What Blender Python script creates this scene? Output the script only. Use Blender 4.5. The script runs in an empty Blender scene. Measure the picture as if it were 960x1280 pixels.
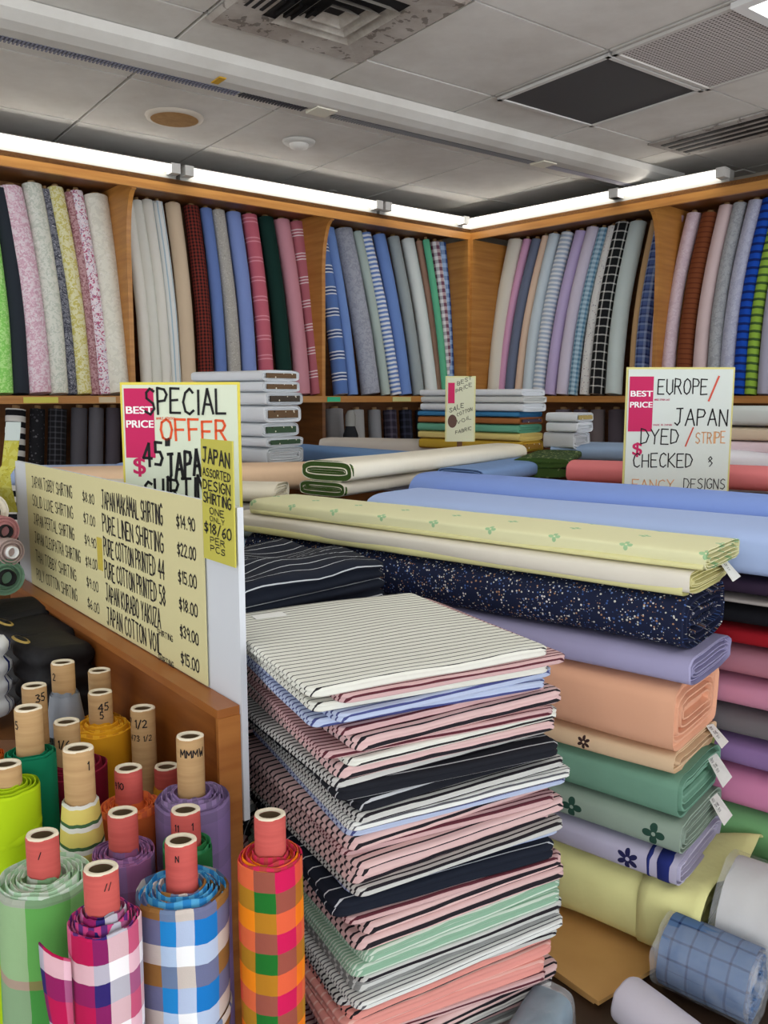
import bpy, math, random
from mathutils import Vector, Matrix, noise
random.seed(7)
S = bpy.context.scene
COL = S.collection

# ------------------------------------------------------------------ camera
FPX, PITCH, EYE = 1056.0, math.atan(144/1056.0), 1.5
cam = bpy.data.cameras.new('camera'); cam.sensor_fit = 'HORIZONTAL'; cam.sensor_width = 36
cam.lens = 36*FPX/960; cam.clip_start = .02
camo = bpy.data.objects.new('camera', cam); COL.objects.link(camo)
camo.location = (0, 0, EYE); camo.rotation_euler = (math.pi/2-PITCH, 0, 0)
S.camera = camo
# ------------------------------------------------------------------ world, exposure
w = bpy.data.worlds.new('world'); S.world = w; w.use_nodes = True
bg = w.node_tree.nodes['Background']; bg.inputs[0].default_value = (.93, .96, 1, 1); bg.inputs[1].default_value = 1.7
# world light strengthened from the right, added to brighten that side of the ceiling
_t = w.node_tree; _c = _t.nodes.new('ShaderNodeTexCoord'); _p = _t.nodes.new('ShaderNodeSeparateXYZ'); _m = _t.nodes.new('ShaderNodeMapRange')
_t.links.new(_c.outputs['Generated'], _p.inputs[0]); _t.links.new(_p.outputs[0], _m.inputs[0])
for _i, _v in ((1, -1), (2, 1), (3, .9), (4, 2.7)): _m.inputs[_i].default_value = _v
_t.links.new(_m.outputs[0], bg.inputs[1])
S.view_settings.view_transform = 'Standard'; S.view_settings.look = 'None'
S.view_settings.exposure = 0.56; S.view_settings.gamma = 1; S.view_settings.use_curve_mapping = False
TUBE_POWER, PANEL_POWER = 6.0, 3.0

# ------------------------------------------------------------------ pixel <-> place
CP, SP = math.cos(PITCH), math.sin(PITCH)
def ray(u, v):
    x = (u-480)/FPX; y = -(v-640)/FPX
    return Vector((x, CP+y*SP, -SP+y*CP))
def atz(u, v, z):
    r = ray(u, v); return Vector((0, 0, EYE))+r*((z-EYE)/r.z)
def aty(u, v, Y):
    r = ray(u, v); return Vector((0, 0, EYE))+r*(Y/r.y)

# ------------------------------------------------------------------ materials
def lin(c):
    o = []
    for x in c[:3]:
        x = x/255.0; o.append(x/12.92 if x <= .04045 else ((x+.055)/1.055)**2.4)
    return (*o, 1)
class NT:
    def __init__(s, name, rough=.85, spec=.25):
        s.m = bpy.data.materials.new(name); s.m.use_nodes = True
        s.t = s.m.node_tree; s.b = s.t.nodes['Principled BSDF']
        s.b.inputs['Roughness'].default_value = rough
        s.b.inputs['Specular IOR Level'].default_value = spec
        s._uv = None
    def n(s, ty, **k):
        x = s.t.nodes.new(ty)
        for a, v in k.items(): setattr(x, a, v)
        return x
    def l(s, a, b): s.t.links.new(a, b)
    def uv(s):
        if not s._uv:
            c = s.n('ShaderNodeTexCoord'); p = s.n('ShaderNodeSeparateXYZ'); s.l(c.outputs['UV'], p.inputs[0])
            s._uv = (p.outputs[0], p.outputs[1], c.outputs['UV'], c.outputs['Object'])
        return s._uv
    def math(s, op, a, b=None):
        x = s.n('ShaderNodeMath', operation=op)
        for i, q in enumerate((a, b)):
            if q is None: continue
            if isinstance(q, (int, float)): x.inputs[i].default_value = q
            else: s.l(q, x.inputs[i])
        return x.outputs[0]
    def wobble(s, sock, amt=.002, sc=14):
        nz = s.n('ShaderNodeTexNoise'); nz.inputs['Scale'].default_value = sc; s.l(s.uv()[2], nz.inputs['Vector'])
        return s.math('ADD', sock, s.math('MULTIPLY', s.math('SUBTRACT', nz.outputs[0], .5), amt*2))
    def bands(s, sock, stops, period):
        f = s.math('FRACT', s.math('DIVIDE', sock, period))
        r = s.n('ShaderNodeValToRGB'); r.color_ramp.interpolation = 'CONSTANT'; e = r.color_ramp.elements
        tot = sum(x[0] for x in stops); pos = 0
        for i, (wd, c) in enumerate(stops):
            q = e[0] if i == 0 else (e[1] if i == 1 else e.new(min(pos/tot, .9999)))
            q.position = pos/tot; q.color = lin(c); pos += wd
        if len(stops) == 1: e[1].position = 1; e[1].color = lin(stops[0][1])
        s.l(f, r.inputs[0]); return r.outputs[0]
    def mix(s, fac, a, b, mode='MIX'):
        x = s.n('ShaderNodeMix', data_type='RGBA', blend_type=mode)
        for i, q in ((0, fac), (6, a), (7, b)):
            if isinstance(q, (int, float)): x.inputs[i].default_value = q
            elif isinstance(q, (tuple, list)): x.inputs[i].default_value = lin(q)
            else: s.l(q, x.inputs[i])
        return x.outputs[2]
    def finish(s, col, bump=.12, fold=.0, bscale=500):
        if isinstance(col, (tuple, list)):
            s.b.inputs['Base Color'].default_value = lin(col)
        else: s.l(col, s.b.inputs['Base Color'])
        if bump:
            nz = s.n('ShaderNodeTexNoise'); nz.inputs['Scale'].default_value = bscale; s.l(s.uv()[2], nz.inputs['Vector'])
            h = nz.outputs[0]
            if fold:
                n2 = s.n('ShaderNodeTexNoise'); n2.inputs['Scale'].default_value = 16; n2.inputs['Detail'].default_value = 3
                mp = s.n('ShaderNodeMapping'); mp.inputs['Scale'].default_value = (1, .55, 1); s.l(s.uv()[3], mp.inputs[0]); s.l(mp.outputs[0], n2.inputs['Vector'])
                h = s.math('ADD', s.math('MULTIPLY', nz.outputs[0], .06), s.math('MULTIPLY', n2.outputs[0], fold))
            b = s.n('ShaderNodeBump'); b.inputs['Strength'].default_value = bump; b.inputs['Distance'].default_value = .01
            s.l(h, b.inputs['Height']); s.l(b.outputs[0], s.b.inputs['Normal'])
        return s.m
_mc = {}
def cached(f):
    def g(*a, **k):
        key = (f.__name__, repr(a), repr(k))
        if key not in _mc: _mc[key] = f(*a, **k)
        return _mc[key]
    return g
@cached
def plain(c, rough=.85, spec=.2, fold=1.0, bump=.35):
    return NT('plain cloth', rough, spec).finish(c, bump, fold)
@cached
def paint(c, rough=.5, spec=.3, metal=0):
    q = NT('painted surface', rough, spec); q.b.inputs['Metallic'].default_value = metal; return q.finish(c, 0)
@cached
def vstripe(stops, period):
    q = NT('striped cloth'); return q.finish(q.bands(q.wobble(q.uv()[0]), stops, period), .3, 1)
@cached
def hstripe(stops, period):
    q = NT('striped cloth'); return q.finish(q.bands(q.wobble(q.uv()[1], .0015), stops, period), .3, 1)
@cached
def check(us, pu, vs, pv, fac=.5):
    q = NT('checked cloth'); a = q.bands(q.wobble(q.uv()[0], .0025), us, pu); b = q.bands(q.wobble(q.uv()[1], .0025), vs, pv)
    return q.finish(q.mix(fac, a, b), .3, 1)
@cached
def dots(base, cols, scale, thr):
    q = NT('dotted cloth'); v = q.n('ShaderNodeTexVoronoi'); v.inputs['Scale'].default_value = scale; q.l(q.uv()[2], v.inputs['Vector'])
    sp = q.n('ShaderNodeSeparateXYZ'); q.l(v.outputs['Color'], sp.inputs[0])
    c = q.bands(sp.outputs[0], [(1, x) for x in cols], 1.0)
    m = q.math('LESS_THAN', v.outputs['Distance'], q.math('MULTIPLY', sp.outputs[1], thr))
    return q.finish(q.mix(m, base, c), .3, 1)
@cached
def floral(base, c1, c2, scale=40, t1=.52, t2=.62):
    q = NT('floral cloth')
    n1 = q.n('ShaderNodeTexNoise'); n1.inputs['Scale'].default_value = scale; n1.inputs['Detail'].default_value = 1.5; n1.inputs['Distortion'].default_value = 1.2
    n2 = q.n('ShaderNodeTexNoise'); n2.inputs['Scale'].default_value = scale*1.5; n2.inputs['Distortion'].default_value = 2
    mp = q.n('ShaderNodeMapping'); mp.inputs['Location'].default_value = (3.3, 1.7, 2); q.l(q.uv()[2], mp.inputs[0])
    q.l(q.uv()[2], n1.inputs['Vector']); q.l(mp.outputs[0], n2.inputs['Vector'])
    c = q.mix(q.math('GREATER_THAN', n1.outputs[0], t1), base, c1)
    return q.finish(q.mix(q.math('GREATER_THAN', n2.outputs[0], t2), c, c2), .3, 1)
@cached
def motif(base, col, pu, pv, size, petals=5, base2=None, shift=.5):
    """sparse flower motifs on a plain ground, laid out in metres on the cloth"""
    q = NT('motif cloth'); u, v = q.uv()[0], q.uv()[1]
    cu = q.math('MULTIPLY', q.math('SUBTRACT', q.math('FRACT', q.math('DIVIDE', u, pu)), .5), pu)
    cv = q.math('MULTIPLY', q.math('SUBTRACT', q.math('FRACT', q.math('ADD', q.math('DIVIDE', v, pv), shift)), .5), pv)
    r = q.math('SQRT', q.math('ADD', q.math('MULTIPLY', cu, cu), q.math('MULTIPLY', cv, cv)))
    th = q.math('ARCTAN2', cv, cu)
    lim = q.math('MULTIPLY', q.math('ADD', q.math('MULTIPLY', q.math('ABSOLUTE', q.math('COSINE', q.math('MULTIPLY', th, petals/2))), .65), .35), size)
    m = q.math('MULTIPLY', q.math('LESS_THAN', r, lim), q.math('GREATER_THAN', r, size*.18))
    return q.finish(q.mix(m, base, col), .3, 1)
@cached
def wood(c1, c2, rough=.4, sc=1.0, axis=(1, 1, 14)):
    q = NT('wood', rough, .4); mp = q.n('ShaderNodeMapping'); mp.inputs['Scale'].default_value = axis
    q.l(q.uv()[3], mp.inputs[0]); nz = q.n('ShaderNodeTexNoise'); nz.inputs['Scale'].default_value = 3*sc; nz.inputs['Detail'].default_value = 6
    q.l(mp.outputs[0], nz.inputs['Vector']); r = q.n('ShaderNodeValToRGB')
    r.color_ramp.elements[0].position = .3; r.color_ramp.elements[0].color = lin(c1); r.color_ramp.elements[1].position = .7; r.color_ramp.elements[1].color = lin(c2)
    q.l(nz.outputs[0], r.inputs[0]); return q.finish(r.outputs[0], 0)
@cached
def emit(c, power):
    q = NT('lit tube'); q.b.inputs['Emission Color'].default_value = lin(c); q.b.inputs['Emission Strength'].default_value = power
    return q.finish((240, 240, 240), 0)
@cached
def clear_film():
    q = NT('clear film', .12, .5); q.b.inputs['Alpha'].default_value = .14
    nz = q.n('ShaderNodeTexNoise'); nz.inputs['Scale'].default_value = 30; nz.inputs['Detail'].default_value = 4; q.l(q.uv()[3], nz.inputs['Vector'])
    b = q.n('ShaderNodeBump'); b.inputs['Strength'].default_value = 1; b.inputs['Distance'].default_value = .02; q.l(nz.outputs[0], b.inputs['Height']); q.l(b.outputs[0], q.b.inputs['Normal'])
    q.b.inputs['Base Color'].default_value = (.9, .92, .95, 1); return q.m
@cached
def grimy(base, dirt, scale=1.6, amt=.5, spots=0):
    q = NT('ceiling board', .9, .1); nz = q.n('ShaderNodeTexNoise'); nz.inputs['Scale'].default_value = scale; nz.inputs['Detail'].default_value = 8; nz.inputs['Roughness'].default_value = .65
    q.l(q.uv()[3], nz.inputs['Vector']); r = q.n('ShaderNodeValToRGB'); r.color_ramp.elements[0].position = .35; r.color_ramp.elements[0].color = (0, 0, 0, 1); r.color_ramp.elements[1].position = .75
    q.l(nz.outputs[0], r.inputs[0]); c = q.mix(q.math('MULTIPLY', r.outputs[0], amt), base, dirt)
    if spots:
        n2 = q.n('ShaderNodeTexNoise'); n2.inputs['Scale'].default_value = 26; n2.inputs['Detail'].default_value = 5; q.l(q.uv()[3], n2.inputs['Vector'])
        c = q.mix(q.math('MULTIPLY', q.math('GREATER_THAN', n2.outputs[0], spots), .55), c, (70, 62, 55))
    return q.finish(c, 0)

WHITE_METAL = paint((225, 225, 222), .45); DARK = paint((28, 27, 27), .7)
KRAFT = wood((196, 160, 112), (178, 141, 96), .8, 3); REDTUBE = wood((205, 92, 84), (188, 78, 72), .75, 3); RIM = paint((232, 220, 196), .85)
INSIDE = paint((120, 100, 76), .9)
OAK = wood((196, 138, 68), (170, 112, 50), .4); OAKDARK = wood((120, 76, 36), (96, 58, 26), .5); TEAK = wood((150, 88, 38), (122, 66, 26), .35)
CARDBOARD = wood((222, 174, 108), (206, 156, 92), .85, 2)

# ------------------------------------------------------------------ mesh helpers
class MB:
    def __init__(s): s.v = []; s.f = []; s.uv = []; s.sm = []
    def face(s, idx, uvs, smooth=False): s.f.append(tuple(idx)); s.uv.append(uvs); s.sm.append(smooth)
    def poly(s, pts, uvs=None, smooth=False):
        b = len(s.v); s.v += [tuple(p) for p in pts]
        s.face(range(b, b+len(pts)), uvs or [(p[0], p[1]) for p in pts], smooth)
    def grid(s, rows, uvs, closed=True, smooth=True):
        """rows of points; uvs rows are one longer than the points when closed"""
        b = len(s.v); n = len(rows[0])
        for r in rows: s.v += [tuple(p) for p in r]
        m = n if closed else n-1
        for i in range(len(rows)-1):
            for j in range(m):
                k = (j+1) % n
                s.face((b+i*n+j, b+i*n+k, b+(i+1)*n+k, b+(i+1)*n+j), (uvs[i][j], uvs[i][j+1], uvs[i+1][j+1], uvs[i+1][j]), smooth)
        return b
    def box(s, c, d, R=None):
        """box centre c, full size d, optional rotation matrix"""
        q = [Vector((x*d[0]/2, y*d[1]/2, z*d[2]/2)) for x in (-1, 1) for y in (-1, 1) for z in (-1, 1)]
        if R: q = [R @ p for p in q]
        q = [p+Vector(c) for p in q]
        for a, (i, j) in (((0, 1, 3, 2), (1, 2)), ((4, 6, 7, 5), (1, 2)), ((0, 4, 5, 1), (0, 2)), ((2, 3, 7, 6), (0, 2)), ((0, 2, 6, 4), (0, 1)), ((1, 5, 7, 3), (0, 1))):
            pts = [q[k] for k in a]; s.poly(pts, [(p[i], p[j]) for p in pts])
    def prism(s, base, top):
        """closed solid between two matching outlines"""
        n = len(base); s.poly(list(reversed(base))); s.poly(top)
        for i in range(n):
            j = (i+1) % n; s.poly([base[i], base[j], top[j], top[i]])
    def build(s, name, mat, parent=None, origin=(0, 0, 0), bevel=0):
        me = bpy.data.meshes.new(name); o = Vector(origin)
        me.from_pydata([tuple(Vector(p)-o) for p in s.v], [], s.f)
        ul = me.uv_layers.new(name='UVMap'); k = 0; flat = []
        for u in s.uv:
            for q in u: flat += [q[0], q[1]]
        ul.data.foreach_set('uv', flat)
        me.polygons.foreach_set('use_smooth', s.sm)
        me.materials.append(mat); me.update()
        ob = bpy.data.objects.new(name, me); COL.objects.link(ob)
        if parent: ob.parent = parent
        else: ob.location = o
        if bevel:
            m = ob.modifiers.new('Bevel', 'BEVEL'); m.width = bevel; m.segments = 2; m.limit_method = 'ANGLE'
        return ob
def tag(o, label, cat, group=None, kind=None):
    if label: o['label'] = label
    if cat: o['category'] = cat
    if group: o['group'] = group
    if kind: o['kind'] = kind
    return o
def empty(name, loc, label, cat, group=None, mat=None):
    o = bpy.data.objects.new(name, None); COL.objects.link(o); o.empty_display_size = .1
    if mat is not None: o.matrix_world = mat
    else: o.location = loc
    return tag(o, label, cat, group)
def struct(o): o['kind'] = 'structure'; return o

def roll_mesh(L, a, b, n=2.0, seg=26, nl=14, wob=.02, bow=0.0, seed=0, e0=False, e1=True, core=.3, rings=6, jag=.004, taper=None, umap=0.0, drum=0.0, ufix=None):
    """cloth wound into a roll (n=2) or flat bolt (n>2); axis along local z from 0 to L"""
    mb = MB(); rnd = random.Random(seed)
    ang = [2*math.pi*i/seg-(0 if ufix is None else math.pi/2) for i in range(seg)]
    sec = [(a*math.copysign(abs(math.cos(t))**(2/n), math.cos(t)), b*math.copysign(abs(math.sin(t))**(2/n), math.sin(t))) for t in ang]
    per = [0.0]
    for i in range(seg):
        p, q = sec[i], sec[(i+1) % seg]; per.append(per[-1]+math.hypot(p[0]-q[0], p[1]-q[1]))
    off = rnd.uniform(0, .5)+umap if ufix is None else ufix-per[seg//4]
    def ring(z, s, zo=0, w=wob):
        r = []
        for i, (x, y) in enumerate(sec):
            k = 1+w*2*noise.noise(Vector((math.cos(ang[i])*1.3+seed*3.1, math.sin(ang[i])*1.3, z*3.5+seed)))
            tp = taper(z/L) if taper else 1
            bx = bow*math.sin(math.pi*max(0, min(1, z/L)))
            r.append((x*s*k*tp+bx, y*s*k*tp, z+zo+jag*.6*noise.noise(Vector((math.cos(ang[i])*2, math.sin(ang[i])*2, seed+s*5)))))
        return r
    rows = []; uvs = []; caps = []
    ed = min(a, b)*.12
    bb_ = min(a, b)
    def ring2(z, t, zo):
        r = ring(z, 1, 0)
        if bow or a == b or n == 2:
            k_ = (bb_-t)/bb_; return [(x*k_, y*k_, zz_+zo) for x, y, zz_ in r]
        return [(x*(a-t)/a, y*(b-t)/b, zz_+zo) for x, y, zz_ in r]
    def add(rw, v): rows.append(rw); uvs.append([(p+off, v) for p in per])
    def endcap(z, sgn):
        out = []; m_ = 2*rings; tmax = bb_*(1-core)
        zr = [rnd.uniform(-jag, jag)*.8 for _ in range(m_+2)]
        for k in range(m_+1):
            t = tmax*k/m_; ridge = (k % 4) in (0, 1)
            out.append((ring2(z, t, sgn*((0 if ridge else -jag*1.6)+(zr[k//2] if k > 0 else 0)+drum*(t/bb_))), z-sgn*.0+sgn*t*.5))
        out.append((ring2(z, tmax*1.001, -sgn*jag*2), z))
        return out
    if not e0: add(ring(0, .975), 0)
    else: add(ring(0, 1), 0)
    add(ring(ed, 1), ed)
    for i in range(1, nl): add(ring(ed+(L-2*ed)*i/nl, 1), ed+(L-2*ed)*i/nl)
    add(ring(L-ed, 1), L-ed)
    if not e1: add(ring(L, .975), L)
    else: add(ring(L, 1), L)
    mb.grid(rows, uvs)
    for on, zz_, sgn in ((e0, 0, -1), (e1, L, 1)):
        if on:
            cp = endcap(zz_, sgn)
            if sgn < 0: cp = cp[::-1]
            mb.grid([c_[0] for c_ in cp], [[(p+off, c_[1]) for p in per] for c_ in cp], smooth=False)
            rw = cp[0][0] if sgn < 0 else cp[-1][0]
        else: rw = rows[0] if sgn < 0 else rows[-1]
        mb.poly(list(reversed(rw)) if sgn < 0 else rw, [(off, zz_)]*len(rw))
    return mb
def pipe_mesh(r, ri, z0, z1, sq=.85, seg=22, cap=.0):
    """hollow tube with a rim, axis z"""
    mb = MB(); rows = []; uvs = []
    for rr, z in ((r, z0), (r, z1-.002), (r*.97, z1)):
        rows.append([(rr*math.cos(t), rr*sq*math.sin(t), z) for t in [2*math.pi*i/seg for i in range(seg)]]); uvs.append([(i/seg*2*math.pi*r, z) for i in range(seg+1)])
    mb.grid(rows, uvs); return mb
def rim_mesh(r, ri, z1, depth=.1, sq=.85, seg=22):
    mb = MB(); rows = []; uvs = []
    for rr, z in ((r*.985, z1-.001), (r*.95, z1+.0015), (ri*1.05, z1+.0015), (ri, z1-.002), (ri, z1-depth)):
        rows.append([(rr*math.cos(t)*(1+.03*math.sin(3*t+r*900)), rr*sq*math.sin(t), z) for t in [2*math.pi*i/seg for i in range(seg)]]); uvs.append([(i/seg, z) for i in range(seg+1)])
    mb.grid(rows[:-1] if depth < .01 else rows, uvs[:-1] if depth < .01 else uvs)
    return mb
def bore_mesh(r, z1, depth, sq=.85, seg=22):
    mb = MB(); rows = [[(r*math.cos(t), r*sq*math.sin(t), z) for t in [2*math.pi*i/seg for i in range(seg)]] for z in (z1, z1-depth)]
    mb.grid(rows, [[(i/seg, z) for i in range(seg+1)] for z in (0, depth)]); mb.poly(rows[-1]); return mb
def axis_matrix(P, d, up=(0, 0, 1)):
    Z = Vector(d).normalized(); U = Vector(up); X = U.cross(Z).normalized(); Y = Z.cross(X)
    return Matrix(((X.x, Y.x, Z.x, P[0]), (X.y, Y.y, Z.y, P[1]), (X.z, Y.z, Z.z, P[2]), (0, 0, 0, 1)))

def slab_mesh(w, d, h, layers=2, rc=.012, seed=0, droop=0.0, uoff=0.0, voff=0.0, res=9, wave=.002):
    """a folded flat piece: rounded folds at its sides, one bulge per layer; centred, base at z=0"""
    mb = MB()
    out = []
    def side(p, q, m):
        for i in range(m): out.append((p[0]+(q[0]-p[0])*i/m, p[1]+(q[1]-p[1])*i/m))
    W, D = w/2, d/2
    for (cx, cy, a0) in ((W-rc, D-rc, 0), (-W+rc, D-rc, 90), (-W+rc, -D+rc, 180), (W-rc, -D+rc, 270)):
        for k in range(4):
            t = math.radians(a0+k*30); out.append((cx+rc*math.cos(t), cy+rc*math.sin(t)))
        nx = {0: (-W+rc, D), 90: (-W, -D+rc), 180: (W-rc, -D), 270: (W, D-rc)}[a0]
        p = out[-1]
        for i in range(1, res): out.append((p[0]+(nx[0]-p[0])*i/res, p[1]+(nx[1]-p[1])*i/res))
    n = len(out)
    nor = []
    for i in range(n):
        x, y = out[i]; ix = max(-W+rc, min(W-rc, x)); iy = max(-D+rc, min(D-rc, y)); v = Vector((x-ix, y-iy)); nor.append(v.normalized() if v.length > 1e-9 else Vector((0, 0)))
    rows = []; uvs = []
    def zz(x, y, z):
        k = z/h
        return z*(1+.0)+k*wave*2*noise.noise(Vector((x*7+seed, y*7, seed*1.7)))-droop*((x/W)**2+(y/D)**2)*.5
    def add(ins, z, t):
        r = []; u = []
        for (x, y), nv in zip(out, nor):
            jx = .0025*noise.noise(Vector((x*9, y*9, seed+z*40)))
            X, Y = x-nv.x*(ins+jx), y-nv.y*(ins+jx); r.append((X, Y, zz(X, Y, z))); u.append((x+nv.x*t+uoff, y+nv.y*t+voff))
        rows.append(r); uvs.append(u+[u[0]])
    lh = h/layers
    for L in range(layers):
        mx = min(lh*.5, .012)
        for ph in ((0, .3, .5, .7, 1) if L < layers-1 or True else ()):
            x = abs(ph-.5)*2; ins = mx*(1-math.sqrt(max(0, 1-x*x)))
            z = (L+ph)*lh
            if L > 0 and ph == 0: continue
            add(ins, z, h-z)
    base_rows = len(rows)
    mx = min(lh*.5, .012)
    for k in range(1, 7):
        s = 1-k/7.0; r = []; u = []
        for (x, y), nv in zip(out, nor):
            X, Y = (x-nv.x*mx)*s, (y-nv.y*mx)*s; r.append((X, Y, zz(X, Y, h))); u.append((X+uoff, Y+voff))
        rows.append(r); uvs.append(u+[u[0]])
    mb.grid(rows, uvs); mb.poly(rows[-1], uvs[-1][:-1], True); mb.poly(list(reversed(rows[0])), list(reversed(uvs[0][:-1])))
    return mb

# ------------------------------------------------------------------ lettering (marker strokes)
G = {
'A': [[(0, 0), (.3, 1), (.6, 0)], [(.12, .38), (.5, .38)]], 'B': [[(0, 0), (0, 1), (.4, .95), (.45, .75), (.35, .55), (0, .52)], [(.3, .53), (.52, .35), (.45, .08), (0, 0)]],
'C': [[(.55, .85), (.35, 1), (.1, .85), (0, .5), (.1, .12), (.35, 0), (.56, .15)]], 'D': [[(0, 0), (0, 1), (.35, .92), (.57, .55), (.4, .12), (0, 0)]],
'E': [[(.52, 1), (0, 1), (0, 0), (.54, 0)], [(0, .52), (.42, .52)]], 'F': [[(.52, 1), (0, 1), (0, 0)], [(0, .52), (.42, .52)]],
'G': [[(.55, .85), (.32, 1), (.08, .82), (0, .5), (.1, .12), (.35, 0), (.55, .15), (.55, .45), (.32, .45)]], 'H': [[(0, 0), (0, 1)], [(.55, 0), (.55, 1)], [(0, .5), (.55, .5)]],
'I': [[(.1, 0), (.1, 1)]], 'J': [[(.15, 1), (.6, 1)], [(.42, 1), (.4, .2), (.25, 0), (.05, .15)]], 'K': [[(0, 0), (0, 1)], [(.55, 1), (.02, .48), (.56, 0)]], 'L': [[(0, 1), (0, 0), (.5, 0)]],
'M': [[(0, 0), (.05, 1), (.32, .35), (.6, 1), (.65, 0)]], 'N': [[(0, 0), (0, 1), (.52, 0), (.52, 1)]], 'O': [[(.3, 1), (.08, .85), (0, .5), (.1, .12), (.3, 0), (.5, .12), (.6, .5), (.52, .85), (.3, 1)]],
'P': [[(0, 0), (0, 1), (.4, .95), (.52, .75), (.4, .52), (0, .48)]], 'Q': [[(.3, 1), (.05, .8), (0, .5), (.1, .12), (.3, 0), (.5, .12), (.6, .5), (.5, .85), (.3, 1)], [(.35, .25), (.62, -.05)]],
'R': [[(0, 0), (0, 1), (.4, .95), (.5, .75), (.38, .52), (0, .48)], [(.25, .5), (.55, 0)]], 'S': [[(.52, .88), (.3, 1), (.06, .85), (.08, .62), (.45, .42), (.52, .2), (.3, 0), (0, .12)]],
'T': [[(0, 1), (.6, 1)], [(.3, 1), (.3, 0)]], 'U': [[(0, 1), (.02, .2), (.25, 0), (.5, .2), (.52, 1)]], 'V': [[(0, 1), (.28, 0), (.56, 1)]], 'W': [[(0, 1), (.15, 0), (.35, .65), (.55, 0), (.7, 1)]],
'X': [[(0, 0), (.55, 1)], [(0, 1), (.55, 0)]], 'Y': [[(0, 1), (.28, .5), (.56, 1)], [(.28, .5), (.26, 0)]], 'Z': [[(0, 1), (.55, 1), (0, 0), (.56, 0)]],
'0': [[(.28, 1), (.05, .8), (0, .5), (.08, .12), (.28, 0), (.48, .15), (.54, .5), (.48, .85), (.28, 1)]], '1': [[(.08, .8), (.22, 1), (.22, 0)]], '2': [[(0, .8), (.22, 1), (.48, .85), (.42, .55), (0, 0), (.54, 0)]],
'3': [[(.03, .9), (.3, 1), (.48, .8), (.2, .54), (.5, .3), (.35, .02), (0, .1)]], '4': [[(.42, 0), (.42, 1), (0, .35), (.56, .35)]], '5': [[(.5, 1), (.08, 1), (.05, .58), (.35, .6), (.52, .32), (.35, .02), (0, .08)]],
'6': [[(.45, .95), (.15, .7), (.02, .3), (.22, 0), (.48, .18), (.4, .48), (.05, .35)]], '7': [[(0, 1), (.54, 1), (.2, 0)]], '8': [[(.28, .54), (.05, .75), (.28, 1), (.5, .76), (.28, .54), (0, .25), (.28, 0), (.54, .25), (.28, .54)]],
'9': [[(.5, .6), (.2, .48), (.05, .75), (.28, 1), (.5, .8), (.5, .6), (.42, 0)]], '/': [[(0, -.08), (.42, 1.08)]], '.': [[(.08, 0), (.1, .06)]], '-': [[(.05, .45), (.4, .45)]],
'"': [[(.1, 1.1), (.08, .85)], [(.25, 1.1), (.23, .85)]], '$': [[(.5, .82), (.28, .92), (.06, .78), (.1, .58), (.45, .42), (.5, .22), (.28, .08), (0, .18)], [(.28, 1.1), (.28, -.1)]],
'&': [[(.12, .45), (.4, .75), (.25, .95), (.08, .72), (.45, .35), (.2, .02)]], '+': [[(.05, .45), (.45, .45)], [(.25, .2), (.25, .7)]], ',': [[(.1, .08), (.04, -.12)]],
}
def strokes(mb, M, text, x, y, h, wd=.62, lw=.1, gap=.2, slant=0.0, jit=.03, rise=0.0, lift=.0008, seed=1):
    """write text on the plane M (right, up, out), baseline start x,y in metres, letter height h"""
    rnd = random.Random(seed+len(text)); cx = x
    for ch in text:
        if ch == ' ': cx += h*wd*.75; continue
        g = G.get(ch)
        if not g: continue
        wmax = max(p[0] for s in g for p in s)
        jy = rnd.uniform(-jit, jit)*h; js = 1+rnd.uniform(-jit, jit)*1.5
        for pl in g:
            pts = [Vector((cx+(p[0]/.6*wd+slant*p[1])*h, y+jy+rise*(cx-x)+p[1]*h*js)) for p in pl]
            pts = [Vector((p.x+rnd.uniform(-1, 1)*jit*h*.5, p.y+rnd.uniform(-1, 1)*jit*h*.5)) for p in pts]
            W = lw*h/2
            for a, b in zip(pts, pts[1:]):
                d = (b-a)
                if d.length < 1e-7: continue
                d = d.normalized(); nn = Vector((-d.y, d.x))*W; a2 = a-d*W*.6; b2 = b+d*W*.6
                mb.poly([M @ Vector((q.x, q.y, lift)) for q in (a2-nn, b2-nn, b2+nn, a2+nn)])
        cx += (wmax/.6*wd+gap)*h
    return cx
def bold_text(name, text, M, x, y, h, mat, parent, origin, xs=1.0, lift=.0012, off=.0, fitw=None):
    """heavy printed lettering"""
    cu = bpy.data.curves.new('lettering', 'FONT'); cu.body = text; cu.size = h*1.37; cu.extrude = .0
    t = bpy.data.objects.new('lettering', cu); COL.objects.link(t)
    dg = bpy.context.evaluated_depsgraph_get(); me = bpy.data.meshes.new_from_object(t.evaluated_get(dg)); bpy.data.objects.remove(t)
    o = Vector(origin)
    if fitw: xs = fitw/max(v.co.x for v in me.vertices)
    for v in me.vertices: v.co = M @ Vector((x+v.co.x*xs, y+v.co.y, lift))-o
    if off:
        vs = [tuple(v.co) for v in me.vertices]; fs = [tuple(p.vertices) for p in me.polygons]; X_ = M.to_3x3() @ Vector((1, 0, 0)); Y_ = M.to_3x3() @ Vector((0, 1, 0)); Z_ = M.to_3x3() @ Vector((0, 0, 1)); n_ = len(vs); V2 = []; F2 = []
        for q, (dx, dy) in enumerate(((-1, -.5), (1, -.5), (-1, .5), (1, .5))):
            d_ = X_*dx*off+Y_*dy*off+Z_*q*.00002; V2 += [tuple(Vector(v)+d_) for v in vs]; F2 += [tuple(i+q*n_ for i in f_) for f_ in fs]
        me = bpy.data.meshes.new(name); me.from_pydata(V2, [], F2)
    me.materials.clear(); me.materials.append(mat); ob = bpy.data.objects.new(name, me); COL.objects.link(ob); ob.parent = parent
    return ob
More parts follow.
